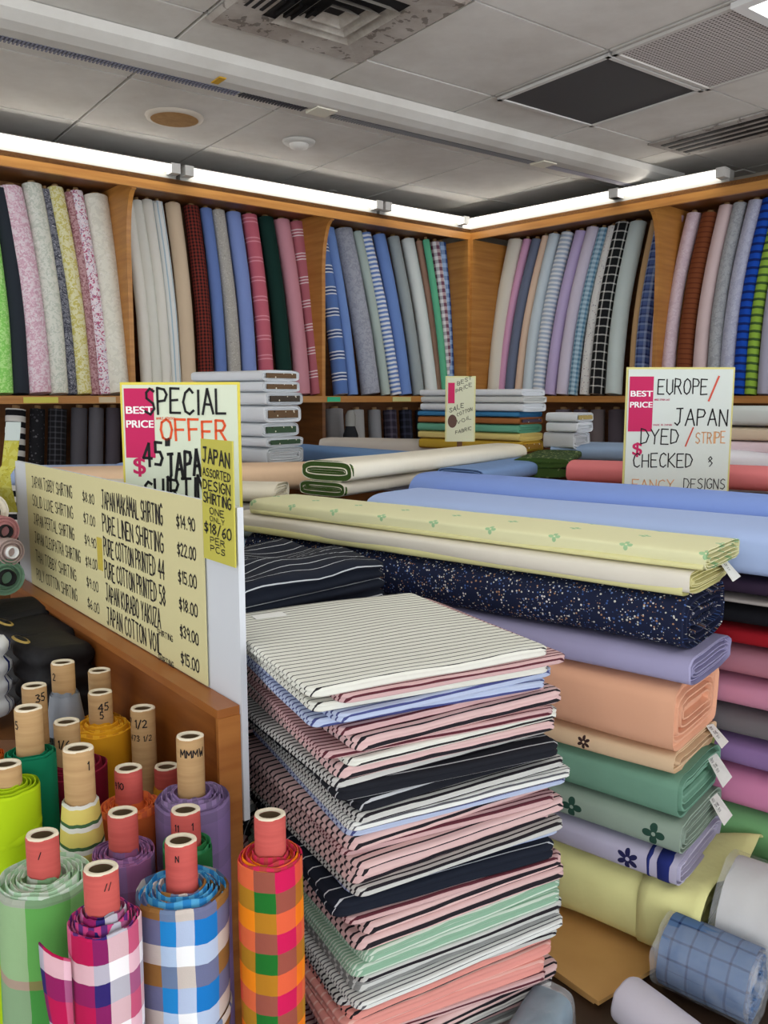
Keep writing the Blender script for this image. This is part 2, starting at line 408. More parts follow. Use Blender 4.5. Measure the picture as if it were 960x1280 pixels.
def plane_frame(TL, TR, down=None):
    """matrix with x to the right, y up, z out of the card; origin at top-left"""
    X = (TR-TL); W = X.length; X = X.normalized(); Y = -(down.normalized()) if down is not None else Vector((0, 0, 1))
    Y = (Y-X*Y.dot(X)).normalized(); Z = X.cross(Y)
    return Matrix(((X.x, Y.x, Z.x, TL.x), (X.y, Y.y, Z.y, TL.y), (X.z, Y.z, Z.z, TL.z), (0, 0, 0, 1))), W
def card(mb, M, x0, y0, x1, y1, z0, z1):
    b = [M @ Vector((x, y, z0)) for x, y in ((x0, y0), (x1, y0), (x1, y1), (x0, y1))]; t = [M @ Vector((x, y, z1)) for x, y in ((x0, y0), (x1, y0), (x1, y1), (x0, y1))]
    mb.prism(b, t)

# ================================================================== THE ROOM
FLOOR_M = grimy((204, 200, 192), (170, 164, 154), 3, .6)
m = MB(); m.box((0, 3, -.05), (12, 12, .1)); struct(m.build('floor', FLOOR_M))
CZ = 2.8
AH = math.radians(53.4); E1 = Vector((math.sin(AH), math.cos(AH), 0)); E2 = Vector((-math.cos(AH), math.sin(AH), 0))
def ST(s, t, z=CZ): return E1*s+E2*t+Vector((0, 0, z))
# ceiling boards: one mesh of separate boards with dark joints between them
sl = [-2.1, -1.35, -.68, 0, .68, 1.355, 2.03, 2.71, 3.36, 4.04, 4.7, 5.35, 6.1, 6.8]; tl = [-3, -2.3, -1.65, -1.0, -.3, .3, .95, 1.6, 2.23, 2.85, 3.58, 4.27, 4.95, 5.65, 6.3]
hole = [(8, 8), (7, 7), (7, 8)]
SKIP = {(2.03, 1.6), (2.03, 2.23)}
cb = MB()
for i in range(len(sl)-1):
    for j in range(len(tl)-1):
        g = .006; a0, a1, b0, b1 = sl[i]+g, sl[i+1]-g, tl[j]+g, tl[j+1]-g; e = .0005
        dz = random.Random(i*31+j).uniform(-.002, .002)
        bt = [ST(a0+e, b0+e, CZ+dz), ST(a1-e, b0+e, CZ+dz), ST(a1-e, b1-e, CZ+dz), ST(a0+e, b1-e, CZ+dz)]; tp = [ST(a0, b0, CZ+.012), ST(a1, b0, CZ+.012), ST(a1, b1, CZ+.012), ST(a0, b1, CZ+.012)]
        cb.poly(list(reversed(bt)))
        for k in range(4): cb.poly([bt[k], bt[(k+1) % 4], tp[(k+1) % 4], tp[k]])
struct(cb.build('ceiling', grimy((226, 224, 218), (172, 164, 152), 1.3, .7)))
m = MB(); m.box((2, 2.5, CZ+.06), (14, 14, .08)); struct(m.build('trim_ceiling', paint((52, 50, 48), .9)))

# corner of the shelving, and the two wall directions
C = atz(588, 299, 2.58); C.z = 0
LH, RH = math.radians(51.5), math.radians(136.4)
UN = {'left': (Vector((-math.sin(LH), -math.cos(LH), 0)), Vector((-math.cos(LH), math.sin(LH), 0))), 'right': (Vector((math.sin(RH), math.cos(RH), 0)), Vector((-math.cos(RH), math.sin(RH), 0)))}
def W(side, a, b, z):
    d, n = UN[side]; return C+d*a+n*b+Vector((0, 0, z))
def a_of(side, u, b, z):
    """distance along the wall at which image column u meets the line (b, z)"""
    d, n = UN[side]; k = (u-480)/FPX; o = C+n*b
    return (k*(o.y*CP-(z-EYE)*SP)-o.x)/(d.x-k*d.y*CP)
def wbox(mb, side, a0, a1, b0, b1, z0, z1):
    q = [(a0, b0), (a1, b0), (a1, b1), (a0, b1)]
    if side == 'left': q = q[::-1]
    mb.prism([W(side, a, b, z0) for a, b in q], [W(side, a, b, z1) for a, b in q])
DEP = .52; LEN = {'left': 5.2, 'right': 3.7}
for s in ('left', 'right'):
    m = MB(); wbox(m, s, -.8, LEN[s], DEP+.03, DEP+.13, 0, 3.0); struct(m.build('wall_'+s, paint((170, 160, 145), .8)))
SHZ = 1.505
UPR = {'left': [(172, 'a'), (410, 'b')], 'right': [(811, 'a')]}
for s in ('left', 'right'):
    root = empty('wall_shelving', W(s, LEN[s]/2, .3, 0), 'golden wooden wall shelving with leaning rolls, running along the %s of the corner' % ('left side' if s == 'left' else 'right side'), 'shelving', 'wall shelving units')
    o = root.location; L = LEN[s]
    def part(fn, name, mat, bev=.003):
        mb = MB(); fn(mb); return mb.build(name, mat, root, o, bev)
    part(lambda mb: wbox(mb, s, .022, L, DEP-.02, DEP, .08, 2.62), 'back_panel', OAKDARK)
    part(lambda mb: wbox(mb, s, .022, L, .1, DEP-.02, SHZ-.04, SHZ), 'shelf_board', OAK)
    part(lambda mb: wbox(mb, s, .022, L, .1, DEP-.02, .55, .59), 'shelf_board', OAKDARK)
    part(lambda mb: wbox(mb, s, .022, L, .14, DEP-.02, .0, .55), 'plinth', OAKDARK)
    part(lambda mb: wbox(mb, s, -.0, L, 0, DEP, 2.62, 2.645), 'canopy_board', OAKDARK)
    part(lambda mb: wbox(mb, s, .0, L, 0, .022, 2.575, 2.645), 'fascia', OAK)
    part(lambda mb: wbox(mb, s, .0, .022, 0.0, DEP, .0, 2.575), 'end_panel', OAK)
    for (u, nm) in UPR[s]:
        a = a_of(s, u, .1, 1.6)
        pr = [(DEP-.02, SHZ), (.13, SHZ), (.12, 2.2)]
        for k in range(0, 9):
            t = math.radians(k*11.25); pr.append((.12-.1*(1-math.cos(t)), 2.24+.33*math.sin(t)))
        pr += [(.022, 2.62), (DEP-.02, 2.62)]
        def up(mb, a=a, pr=pr):
            A = [W(s, a, b, z) for b, z in pr]; B = [W(s, a+.025, b, z) for b, z in pr]
            mb.prism(A, B) if s == 'left' else mb.prism(B, A)
        part(up, 'upright', OAK)
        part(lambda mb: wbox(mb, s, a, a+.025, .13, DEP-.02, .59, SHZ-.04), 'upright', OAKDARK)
# shelf-edge price tickets
for s, u, w_, c, lab in (('left', 51, .17, (214, 206, 96), 'yellow paper strip on the shelf edge below the white lace roll'), ('left', 134, .09, (215, 196, 160), 'cream paper strip on the shelf edge below the wide cream roll'),
                         ('left', 417, .1, (70, 190, 140), 'green paper sticker on the shelf edge below the blue banded roll'), ('left', 502, .16, (210, 204, 140), 'pale yellow paper strip on the shelf edge near the corner'),):
    a = a_of(s, u, .1, 1.49); m = MB(); wbox(m, s, a-w_/2, a+w_/2, .096, .0995, SHZ-.036, SHZ-.006)
    tag(m.build('shelf_ticket', paint(c, .7), None, W(s, a, .098, SHZ-.036)), lab, 'price ticket', 'paper strips on the shelf edges')

# fluorescent battens standing on the canopy
for i, (s, u0, u1, lab) in enumerate((('left', 212, -60, 'lit fluorescent tube over the left shelving, cut off by the photo edge'), ('left', 468, 240, 'lit fluorescent tube over the middle of the left shelving'), ('left', 577, 487, 'short lit fluorescent tube over the left shelving next to the corner'),
                          ('right', 572, 763, 'long lit fluorescent tube over the right shelving next to the corner'), ('right', 775, 897, 'lit fluorescent tube over the right shelving, far end from the corner'))):
    zt = 2.69; a0 = a_of(s, u0, -.02, zt); a1 = a_of(s, u1, -.02, zt); a0, a1 = min(a0, a1), max(a0, a1)
    root = empty('fluorescent_light', W(s, (a0+a1)/2, .03, 2.645), lab, 'light', 'fluorescent lights above the shelves'); o = root.location
    mb = MB(); wbox(mb, s, a0-.05, a1+.05, .02, .07, 2.646, 2.712); wbox(mb, s, a0-.05, a1+.05, -.04, .02, 2.708, 2.712); mb.build('housing', paint((150, 148, 142), .6), root, o, .001)
    mb = MB(); n_ = 12; rows = []
    for a in (a0, a1): rows.append([W(s, a, -.02+.018*math.cos(t), 2.69+.018*math.sin(t)) for t in [2*math.pi*k/n_ for k in range(n_)]])
    mb.grid(rows, [[(0, 0)]*(n_+1)]*2); mb.poly(rows[0]); mb.poly(rows[1]); mb.build('tube', emit((255, 252, 244), TUBE_POWER), root, o)
    for a, b in ((a0-.05, a0), (a1, a1+.05)):
        mb = MB(); wbox(mb, s, a, b, -.045, .02, 2.665, 2.716); mb.build('lamp_holder', paint((205, 203, 198), .5), root, o, .006)

# long trunking with louvred air slots
tr = empty('ceiling_trunking', ST(2.4, 3.22, 2.8), 'long white ceiling trunking with dark louvred slots crossing the ceiling', 'trunking'); o = tr.location
mb = MB(); prof = [(3.10, 2.797), (3.11, 2.765), (3.15, 2.74), (3.2, 2.728), (3.26, 2.728), (3.31, 2.735), (3.335, 2.752), (3.34, 2.797)]
mb.prism([ST(-.5, t, z) for t, z in reversed(prof)], [ST(4.5, t, z) for t, z in reversed(prof)]); mb.build('casing', grimy((214, 212, 206), (170, 164, 154), 2, .5), tr, o, .004)
for k, (a, b, c, d_) in enumerate(((-.4, 1.7, (128, 130, 146), (96, 98, 112)), (1.71, 2.02, (70, 70, 76), (30, 29, 30)), (2.16, 3.42, (138, 138, 140), (58, 57, 58)), (3.55, 4.35, (176, 172, 180), (110, 106, 112)))):
    mb = MB(); mb.prism([ST(a, 3.265, 2.7265), ST(b, 3.265, 2.7265), ST(b, 3.318, 2.734), ST(a, 3.318, 2.734)], [ST(a, 3.265, 2.7275), ST(b, 3.265, 2.7275), ST(b, 3.318, 2.735), ST(a, 3.318, 2.735)])
    sl_ = mb.build('louvre_slot', paint(d_, .8), tr, o)
    mb = MB(); x = a
    while x < b-.01:
        mb.box(ST(x+.006, 3.291, 2.7275), (.006, .05, .004), Matrix.Rotation(math.pi/2-AH, 3, 'Z')); x += .014
    mb.build('louvre', paint(c, .6), sl_, o)
mb = MB(); P = ST(1.57, 3.2, 2.727); mb.box(P, (.03, .075, .004), Matrix.Rotation(math.pi/2-AH, 3, 'Z')); mb.build('yellow_tape', paint((205, 160, 40), .6), tr, o)['label'] = 'yellow tape patch'
for a in (2.09, 3.485):
    mb = MB(); mb.box(ST(a, 3.27, 2.73), (.1, .1, .014), Matrix.Rotation(math.pi/2-AH, 3, 'Z')); mb.build('joint_cover', paint((222, 218, 200), .5), tr, o, .004)
RE = Matrix.Rotation(math.pi/2-AH, 3, 'Z')
# four-way air diffuser
df = empty('air_diffuser', ST(1.7, 2.58, CZ), 'square four-way ceiling air diffuser with dusty stepped vanes, at the top edge of the photo', 'air vent'); o = df.location
cs, ct = 1.69, 2.55; hs = .325
def sqring(mb, h0, h1, z0, z1):
    for k in range(4):
        q = [(1, 1), (-1, 1), (-1, -1), (1, -1)]; a, b = q[k], q[(k+1) % 4]
        mb.poly([ST(cs+a[0]*h0, ct+a[1]*h0, z0), ST(cs+b[0]*h0, ct+b[1]*h0, z0), ST(cs+b[0]*h1, ct+b[1]*h1, z1), ST(cs+a[0]*h1, ct+a[1]*h1, z1)])
mb = MB(); sqring(mb, hs, hs-.015, 2.797, 2.782); sqring(mb, hs-.015, hs-.14, 2.782, 2.790); sqring(mb, hs-.14, hs-.142, 2.790, 2.797)
mb.build('frame', grimy((190, 184, 176), (116, 100, 88), 3, .8, .6), df, o)
mb = MB(); mb.box(ST(cs, ct, 2.796), (2*(hs-.1), 2*(hs-.1), .002), RE); mb.build('duct_opening', DARK, df, o)
for k in range(3):
    h = .16-.05*k; mb = MB(); sqring(mb, h, h-.028, 2.768, 2.793); mb.build('vane', grimy((178, 172, 162), (96, 84, 74), 5, .9), df, o)
mb = MB()
for k in range(9): mb.box(ST(cs-.30+.03*k, ct+.08, 2.79), (.012, .11, .012), RE)
mb.build('slat', DARK, df, o)
# dark access panel, perforated panel
def ceil_panel(name, s0, s1, t0, t1, matp, matf, lab, cat):
    r = empty(name, ST((s0+s1)/2, (t0+t1)/2, CZ), lab, cat); o = r.location
    mb = MB(); mb.box(ST((s0+s1)/2, (t0+t1)/2, 2.793), (s1-s0-.03, t1-t0-.03, .006), RE); mb.build('panel', matp, r, o)
    mb = MB()
    for (a, b, c, d) in ((s0, s1, t0, t0+.02), (s0, s1, t1-.02, t1), (s0, s0+.02, t0, t1), (s1-.02, s1, t0, t1)):
        mb.box(ST((a+b)/2, (c+d)/2, 2.790), (b-a, d-c, .012), RE)
    mb.build('frame', matf, r, o); return r
ceil_panel('return_air_grille', 2.725, 3.35, 2.235, 2.84, paint((74, 73, 74), .7), paint((205, 203, 198), .5), 'square dark grey ceiling grille in a pale metal frame', 'air vent')
q = NT('perforated board', .8, .2); u_, v_ = q.uv()[0], q.uv()[1]
vv_ = q.n('ShaderNodeMapping'); vv_.inputs['Rotation'].default_value = (0, 0, -(math.pi/2-AH)); q.l(q.uv()[3], vv_.inputs[0]); sp_ = q.n('ShaderNodeSeparateXYZ'); q.l(vv_.outputs[0], sp_.inputs[0])
fx = q.math('SUBTRACT', q.math('FRACT', q.math('DIVIDE', sp_.outputs[0], .016)), .5); fy = q.math('SUBTRACT', q.math('FRACT', q.math('DIVIDE', sp_.outputs[1], .016)), .5)
hole_ = q.math('LESS_THAN', q.math('ADD', q.math('MULTIPLY', fx, fx), q.math('MULTIPLY', fy, fy)), .085)
PERF = q.finish(q.mix(hole_, (196, 190, 186), (96, 90, 86)), 0)
ceil_panel('perforated_vent', 2.73, 3.36, 1.61, 2.225, PERF, paint((196, 192, 186), .6), 'perforated metal ceiling vent panel beside the dark grille', 'air vent')
# linear slot vent, right
sv = empty('slot_vent', ST(4.0, 2.55, CZ), 'linear ceiling slot vent with dark slits above the right shelving', 'air vent'); o = sv.location
mb = MB(); mb.box(ST(4.0, 2.42, 2.794), (.34, .9, .008), RE); mb.build('frame', grimy((190, 186, 180), (110, 100, 92), 5, .8, .62), sv, o)
for k in range(4):
    mb = MB(); mb.box(ST(3.9+.065*k, 2.42, 2.789), (.028, .82, .004), RE); mb.build('slot', DARK, sv, o)
# detectors
def disc(name, s, t, r, h, mats, lab, cat):
    e = empty(name, ST(s, t, CZ), lab, cat, None); o = e.location; n_ = 28
    for nm, prof, mt in mats:
        mb = MB(); rows = [[ST(s, t, z)+Vector((rr*math.cos(2*math.pi*k/n_), rr*math.sin(2*math.pi*k/n_), 0)) for k in range(n_)] for rr, z in prof]
        mb.grid(rows, [[(0, 0)]*(n_+1)]*len(rows)); mb.poly(rows[-1]); mb.build(nm, mt, e, o)
disc('ceiling_speaker', 1.695, 3.925, .13, .02, [('bezel', [(.135, 2.797), (.13, 2.786), (.112, 2.783)], paint((200, 190, 175), .5)), ('mesh_cover', [(.112, 2.7835), (.1, 2.781), (.02, 2.780)], grimy((176, 138, 92), (140, 104, 66), 30, .6))], 'round ceiling speaker with a tan discoloured cover', 'speaker')
disc('smoke_detector', 2.36, 3.91, .08, .03, [('base', [(.085, 2.797), (.08, 2.785), (.05, 2.782)], paint((200, 198, 192), .5)), ('sensor_cap', [(.05, 2.782), (.045, 2.765), (.02, 2.758)], paint((214, 212, 206), .5))], 'small round white smoke detector on the ceiling', 'smoke detector')
disc('sprinkler_head', 3.07, 4.69, .03, .06, [('escutcheon', [(.035, 2.797), (.03, 2.79)], paint((160, 158, 152), .4)), ('nozzle', [(.012, 2.79), (.012, 2.74), (.026, 2.735), (.026, 2.73)], paint((110, 108, 104), .4))], 'small grey sprinkler head on the ceiling by the left lights', 'sprinkler')
# recessed ceiling lights: one peeps in at the top right, the rest of the row is overhead
for i, (s0, t0) in enumerate(((2.74, 1.13), (1.37, .98), (.02, .98), (-1.3, .98), (1.37, -.95), (.02, -.95))):
    r = empty('ceiling_light', ST(s0+.3, t0+.28, CZ), 'lit recessed ceiling light at the top right corner of the photo' if i == 0 else 'lit recessed ceiling light of the row overhead', 'light', 'recessed ceiling lights'); o = r.location
    mb = MB(); mb.box(ST(s0+.3, t0+.28, 2.788), (.56, .56, .012), RE); mb.build('diffuser', emit((255, 253, 248), PANEL_POWER), r, o)
    mb = MB()
    for dx, dy, sx, sy in ((0, .3, .64, .04), (0, -.3, .64, .04), (.3, 0, .04, .56), (-.3, 0, .04, .56)): mb.box(ST(s0+.3+dx, t0+.28+dy, 2.787), (sx, sy, .02), RE)
    mb.build('frame', WHITE_METAL, r, o)

# ================================================================== ROLLS ON THE WALL SHELVES
def shelf_roll(s, ub, ut, vt, dia_px, mat, lab, group, zb=SHZ, core=True, name='fabric_roll', seed=0, bb=.2, bt=.38, bow=.02):
    rd_ = dia_px*5.4/FPX/2+.027
    a0 = max(rd_, a_of(s, ub, bb, zb)); P0 = W(s, a0, bb, zb)
    # top: same wall depth line bt, height from the picture row
    a1 = max(rd_, a_of(s, ut, bt, 2.4)); P1 = W(s, a1, bt, 0); r_ = ray(ut, vt); P1.z = EYE+r_.z*(P1.y/r_.y)
    P1.z = min(P1.z, 2.6 if zb > 1 else 1.44)
    dep = P0.y*CP; rad = dia_px*dep/FPX/2
    d = (P1-P0); L = d.length
    Mx = axis_matrix(P0, d, UN[s][1])
    lift = rad*math.sqrt(max(0, 1-d.normalized().z**2)); Mx.translation += Vector((0, 0, lift+.001))
    Lr = L-lift
    mb = roll_mesh(Lr, rad, rad*.92, 2.0, 18, 12, .03, bow*(1 if s == 'left' else -1), seed, False, True, .42, 5, .003)
    if core:
        rt = empty(name, None, lab, 'fabric roll', group, Mx)
        mb.build('fabric', mat, rt)
        mb = MB(); rr = rad*.4; seg = 12
        rows = [[(q_*math.cos(2*math.pi*k/seg), q_*math.sin(2*math.pi*k/seg), z) for k in range(seg)] for q_, z in ((rr, Lr-.03), (rr, Lr+.02), (rr*.8, Lr+.02), (rr*.75, Lr-.02))]
        mb.grid(rows, [[(0, 0)]*(seg+1)]*4); mb.poly(rows[-1]); mb.build('cardboard_core', KRAFT, rt)
        return rt
    ob = mb.build(name, mat); ob.matrix_world = Mx; return tag(ob, lab, 'fabric roll', group)
GL, GR = 'upper rolls on the left shelving', 'upper rolls on the right shelving'
Wt = (232, 232, 224)
LEFT = [  # bottom px, top px, top row, width px, cloth, label
 (5, -22, 236, 24, floral((150, 225, 110), (190, 240, 150), (120, 205, 90), 60), 'lime green roll at the left photo edge of the upper shelf'),
 (26, 2, 238, 22, plain((44, 50, 58)), 'charcoal plain roll next to the lime green roll'),
 (50, 15, 236, 29, floral((236, 222, 228), (214, 170, 188), (232, 200, 212), 55, .5, .55), 'pink and white floral roll right of the charcoal roll'),
 (74, 42, 232, 24, floral((222, 224, 212), (200, 206, 192), (234, 234, 226), 50), 'off white lace-patterned roll between pink floral and yellow floral rolls'),
 (91, 58, 238, 13, floral((120, 122, 132), (70, 72, 84), (190, 190, 196), 60), 'thin grey floral roll beside the yellow floral one'),
 (105, 71, 236, 20, floral((226, 222, 176), (206, 196, 110), (236, 234, 206), 45), 'yellow floral roll on the upper left shelf'),
 (119, 88, 242, 12, floral((190, 150, 154), (150, 100, 108), (214, 186, 186), 60), 'thin dusty rose floral roll beside the yellow floral one'),
 (131, 97, 240, 16, floral((236, 226, 232), (190, 100, 130), (150, 150, 180), 60, .56, .62), 'white roll with raspberry flowers'),
 (149, 121, 247, 31, floral((232, 230, 216), (222, 220, 206), (238, 236, 226), 30), 'wide cream roll against the left wooden upright'),
 (184, 160, 254, 15, plain((234, 232, 222)), 'thin ivory roll just right of the left wooden upright'),
 (197, 172, 252, 14, plain((226, 226, 216)), 'second thin ivory roll right of the left upright'),
 (209, 185, 250, 14, plain((230, 228, 218)), 'third thin ivory roll right of the left upright'),
 (221, 198, 250, 13, vstripe(((3, (228, 230, 226)), (1, (170, 196, 210))), .03), 'thin ivory roll with a pale blue line, beside the beige roll'),
 (236, 217, 249, 20, plain((212, 190, 162)), 'plain beige roll left of the red and black checked one'),
 (258, 240, 256, 20, check(((1, (30, 22, 22)), (1, (140, 52, 40))), .02, ((1, (30, 22, 22)), (1, (120, 44, 36))), .02), 'dark red and black checked roll'),
 (277, 258, 259, 16, plain((104, 128, 186)), 'medium blue roll beside the red and black checked one'),
 (294, 273, 259, 18, dots((176, 172, 164), ((210, 206, 198), (150, 146, 140)), 180, .5), 'beige grey speckled roll between two blue rolls'),
 (313, 292, 262, 20, plain((128, 148, 204)), 'periwinkle blue roll left of the rose one'),
 (334, 312, 268, 20, hstripe(((12, (196, 100, 116)), (1, (222, 150, 160)), (2, (196, 100, 116)), (1, (222, 150, 160))), .12), 'rose red roll with faint pale bands'),
 (357, 332, 268, 21, plain((18, 50, 44)), 'dark green roll between rose and pink rolls'),
 (378, 352, 270, 21, plain((202, 142, 154)), 'plain pink roll right of the dark green one'),
 (397, 370, 273, 20, hstripe(((14, (184, 106, 118)), (1, (236, 220, 222)), (1.5, (184, 106, 118)), (1, (236, 220, 222)), (1.5, (184, 106, 118)), (1, (236, 220, 222))), .15), 'dusty pink roll with white triple bands'),
 (426, 397, 284, 20, hstripe(((10, (92, 124, 186)), (1, (226, 232, 240)), (1.5, (60, 84, 140)), (1, (226, 232, 240)), (1.5, (60, 84, 140)), (1, (226, 232, 240))), .14), 'blue roll with white triple bands, right of the second upright'),
 (441, 411, 286, 14, plain((120, 152, 212)), 'thin sky blue roll beside the blue banded one'),
 (463, 428, 284, 25, floral((168, 172, 184), (154, 158, 172), (180, 184, 194), 40), 'wide grey roll in the bay left of the corner'),
 (482, 446, 288, 13, plain((180, 196, 190)), 'thin pale sage roll right of the wide grey one'),
 (495, 456, 290, 15, hstripe(((1, (232, 236, 242)), (1, (110, 140, 200))), .03), 'blue and white fine striped roll'),
 (507, 473, 289, 17, plain((114, 146, 208)), 'cornflower blue roll left of the grey sage one'),
 (523, 491, 292, 16, plain((160, 170, 172)), 'grey sage roll left of the white roll'),
 (539, 509, 296, 18, plain((226, 232, 230)), 'bright white roll in the bay left of the corner'),
 (550, 523, 298, 9, plain((226, 180, 156)), 'thin peach roll right of the bright white one'),
 (557, 532, 300, 9, plain((100, 186, 146)), 'thin mint green roll near the corner, left shelving'),
 (565, 543, 303, 12, check(((1, (226, 222, 224)), (1, (146, 70, 84))), .05, ((1, (220, 218, 222)), (1, (80, 84, 110))), .05), 'red, grey and white checked roll next to the corner'),
 (574, 555, 304, 13, check(((1, (170, 196, 226)), (1, (60, 92, 160))), .06, ((1, (150, 180, 220)), (1, (50, 80, 150))), .06), 'blue checked roll last before the corner'),
]
RIGHT = [
 (614, 645, 300, 21, plain((226, 222, 208)), 'wide cream roll first right of the corner'),
 (627, 659, 300, 11, plain((226, 172, 208)), 'thin candy pink roll right of the first cream one'),
 (637, 671, 300, 14, plain((112, 122, 146)), 'slate grey roll right of the candy pink one'),
 (648, 682, 296, 11, plain((236, 208, 184)), 'thin pale peach roll right of the slate grey one'),
 (660, 693, 294, 16, plain((212, 226, 234)), 'pale ice blue roll near the corner, right shelving'),
 (673, 709, 292, 17, hstripe(((1, (234, 238, 242)), (1, (178, 196, 216))), .03), 'white roll with fine blue stripes in the bay right of the corner'),
 (688, 726, 290, 16, plain((198, 182, 222)), 'lavender roll in the bay right of the corner'),
 (703, 741, 284, 17, plain((216, 208, 226)), 'pale lilac roll right of the lavender one'),
 (716, 754, 286, 13, check(((2, (190, 214, 226)), (1, (96, 140, 170))), .04, ((1, (170, 204, 222)), (1, (84, 132, 164))), .03), 'teal and pale blue checked roll'),
 (731, 766, 284, 14, dots((230, 230, 226), ((150, 150, 160), (200, 180, 180)), 90, .35), 'white dotted roll left of the black checked one'),
 (746, 778, 273, 20, check(((5, (24, 26, 28)), (1, (230, 230, 224))), .055, ((5, (24, 26, 28)), (1, (230, 230, 224))), .055, .5), 'black roll with white window check'),
 (767, 797, 279, 22, plain((206, 220, 218)), 'pale aqua roll against the upright of the right shelving'),
 (790, 817, 276, 10, plain((196, 160, 116)), 'thin tan roll just right of the upright'),
 (801, 829, 274, 19, check(((2, (86, 106, 158)), (1, (160, 176, 208)), (1, (44, 56, 104))), .06, ((2, (80, 100, 154)), (1, (150, 168, 204)), (1, (40, 52, 100))), .05), 'navy blue checked roll right of the upright'),
 (817, 846, 271, 15, plain((206, 184, 200)), 'mauve pink roll left of the light pink one'),
 (833, 866, 268, 18, floral((226, 206, 216), (218, 196, 208), (234, 218, 226), 30), 'light pink crinkled roll left of the brown one'),
 (854, 886, 268, 20, hstripe(((3, (128, 70, 40)), (1, (104, 54, 32))), .03), 'rust brown roll on the upper right shelf'),
 (873, 906, 255, 18, plain((222, 200, 200)), 'pale blush roll right of the rust brown one'),
 (891, 923, 254, 17, floral((176, 180, 184), (160, 164, 170), (190, 194, 198), 40), 'light grey roll right of the pale blush one'),
 (908, 943, 252, 19, floral((188, 192, 212), (176, 180, 204), (202, 206, 222), 40), 'lilac grey roll left of the royal blue striped one'),
 (924, 960, 248, 17, hstripe(((2, (20, 78, 190)), (1, (16, 40, 110))), .045), 'royal blue striped roll on the upper right shelf'),
 (938, 975, 248, 15, hstripe(((2, (150, 190, 70)), (1, (70, 100, 50))), .045), 'green striped roll beside the royal blue striped one'),
 (955, 992, 246, 17, plain((176, 176, 196)), 'grey violet roll at the right photo edge'),
 (972, 1008, 244, 17, plain((200, 190, 180)), 'beige roll cut off by the right photo edge'),
]
for i, (ub, ut, vt, dp, mt, lab) in enumerate(LEFT): shelf_roll('left', ub, ut, vt, dp*.98, mt, lab, GL, seed=i, **({'bb': .13, 'bt': .24} if i >= 31 else {}))
for i, (ub, ut, vt, dp, mt, lab) in enumerate(RIGHT): shelf_roll('right', ub, ut, vt, dp*.98, mt, lab, GR, seed=50+i, bow=.035)
LOWL = [(14, 6, 512, 26, hstripe(((1, (222, 220, 214)), (1, (26, 26, 30))), .06), 'black and white banded roll on the lower shelf'),
 (42, 34, 512, 20, dots((26, 26, 30), ((90, 90, 94), (60, 60, 66)), 60, .4), 'black lace roll on the lower shelf beside the banded one'), (68, 60, 512, 24, check(((3, (22, 22, 26)), (1, (74, 74, 80))), .03, ((3, (22, 22, 26)), (1, (74, 74, 80))), .03), 'black netted roll on the lower shelf'),
 (96, 88, 511, 21, plain((84, 82, 88)), 'dark grey roll left on the lower shelf, beside the black netted one'), (118, 110, 511, 20, plain((98, 96, 102)), 'mid grey roll on the lower shelf behind the special offer sign'), (140, 132, 511, 20, plain((82, 76, 84)), 'plum grey roll on the lower shelf left of the special offer sign'),
  
 (424, 416, 512, 26, plain((164, 164, 166)), 'pale grey roll on the lower shelf below the blue banded roll'), (452, 444, 513, 22, plain((178, 178, 176)), 'white grey roll on the lower shelf, middle of its bay'), (474, 467, 513, 18, plain((150, 152, 156)), 'mid grey roll on the lower shelf left of the dark checked rolls'),
 (494, 487, 513, 19, check(((2, (48, 44, 58)), (1, (96, 88, 104))), .05, ((2, (48, 44, 58)), (1, (90, 84, 100))), .05), 'dark plum checked roll on the lower shelf'), (514, 507, 513, 18, check(((2, (24, 26, 38)), (1, (60, 64, 84))), .05, ((2, (24, 26, 38)), (1, (56, 60, 80))), .05), 'navy black checked roll on the lower shelf'),
 (533, 527, 513, 16, plain((40, 40, 50)), 'blue black roll on the lower shelf near the corner'), (550, 545, 513, 15, plain((54, 54, 60)), 'dark grey roll on the lower shelf next to the corner')]
LOWR = [(700, 710, 513, 22, plain((120, 112, 124)), 'grey mauve roll on the lower shelf right of the colourful stack'), (722, 732, 513, 20, plain((104, 94, 106)), 'plum grey roll on the lower shelf, middle of the right bay'), (744, 754, 513, 20, plain((122, 112, 112)), 'taupe roll on the lower shelf left of the checked-fabric sign'), (768, 778, 513, 22, plain((92, 84, 92)), 'dark mauve roll on the lower shelf beside the checked-fabric sign'),
 (922, 932, 513, 24, plain((60, 54, 58)), 'dark brown grey roll on the lower shelf right of the checked-fabric sign'), (948, 958, 513, 22, plain((80, 70, 76)), 'dark plum roll on the lower shelf at the right photo edge')]
for s, lst in (('left', LOWL), ('right', LOWR)):
    for i, (ub, ut, vt, dp, mt, lab) in enumerate(lst): shelf_roll(s, ub, ut, vt, dp*.95, mt, lab, 'lower rolls on the %s shelving' % s, zb=.59, seed=100+i, bb=.22, bt=.32, bow=.0)
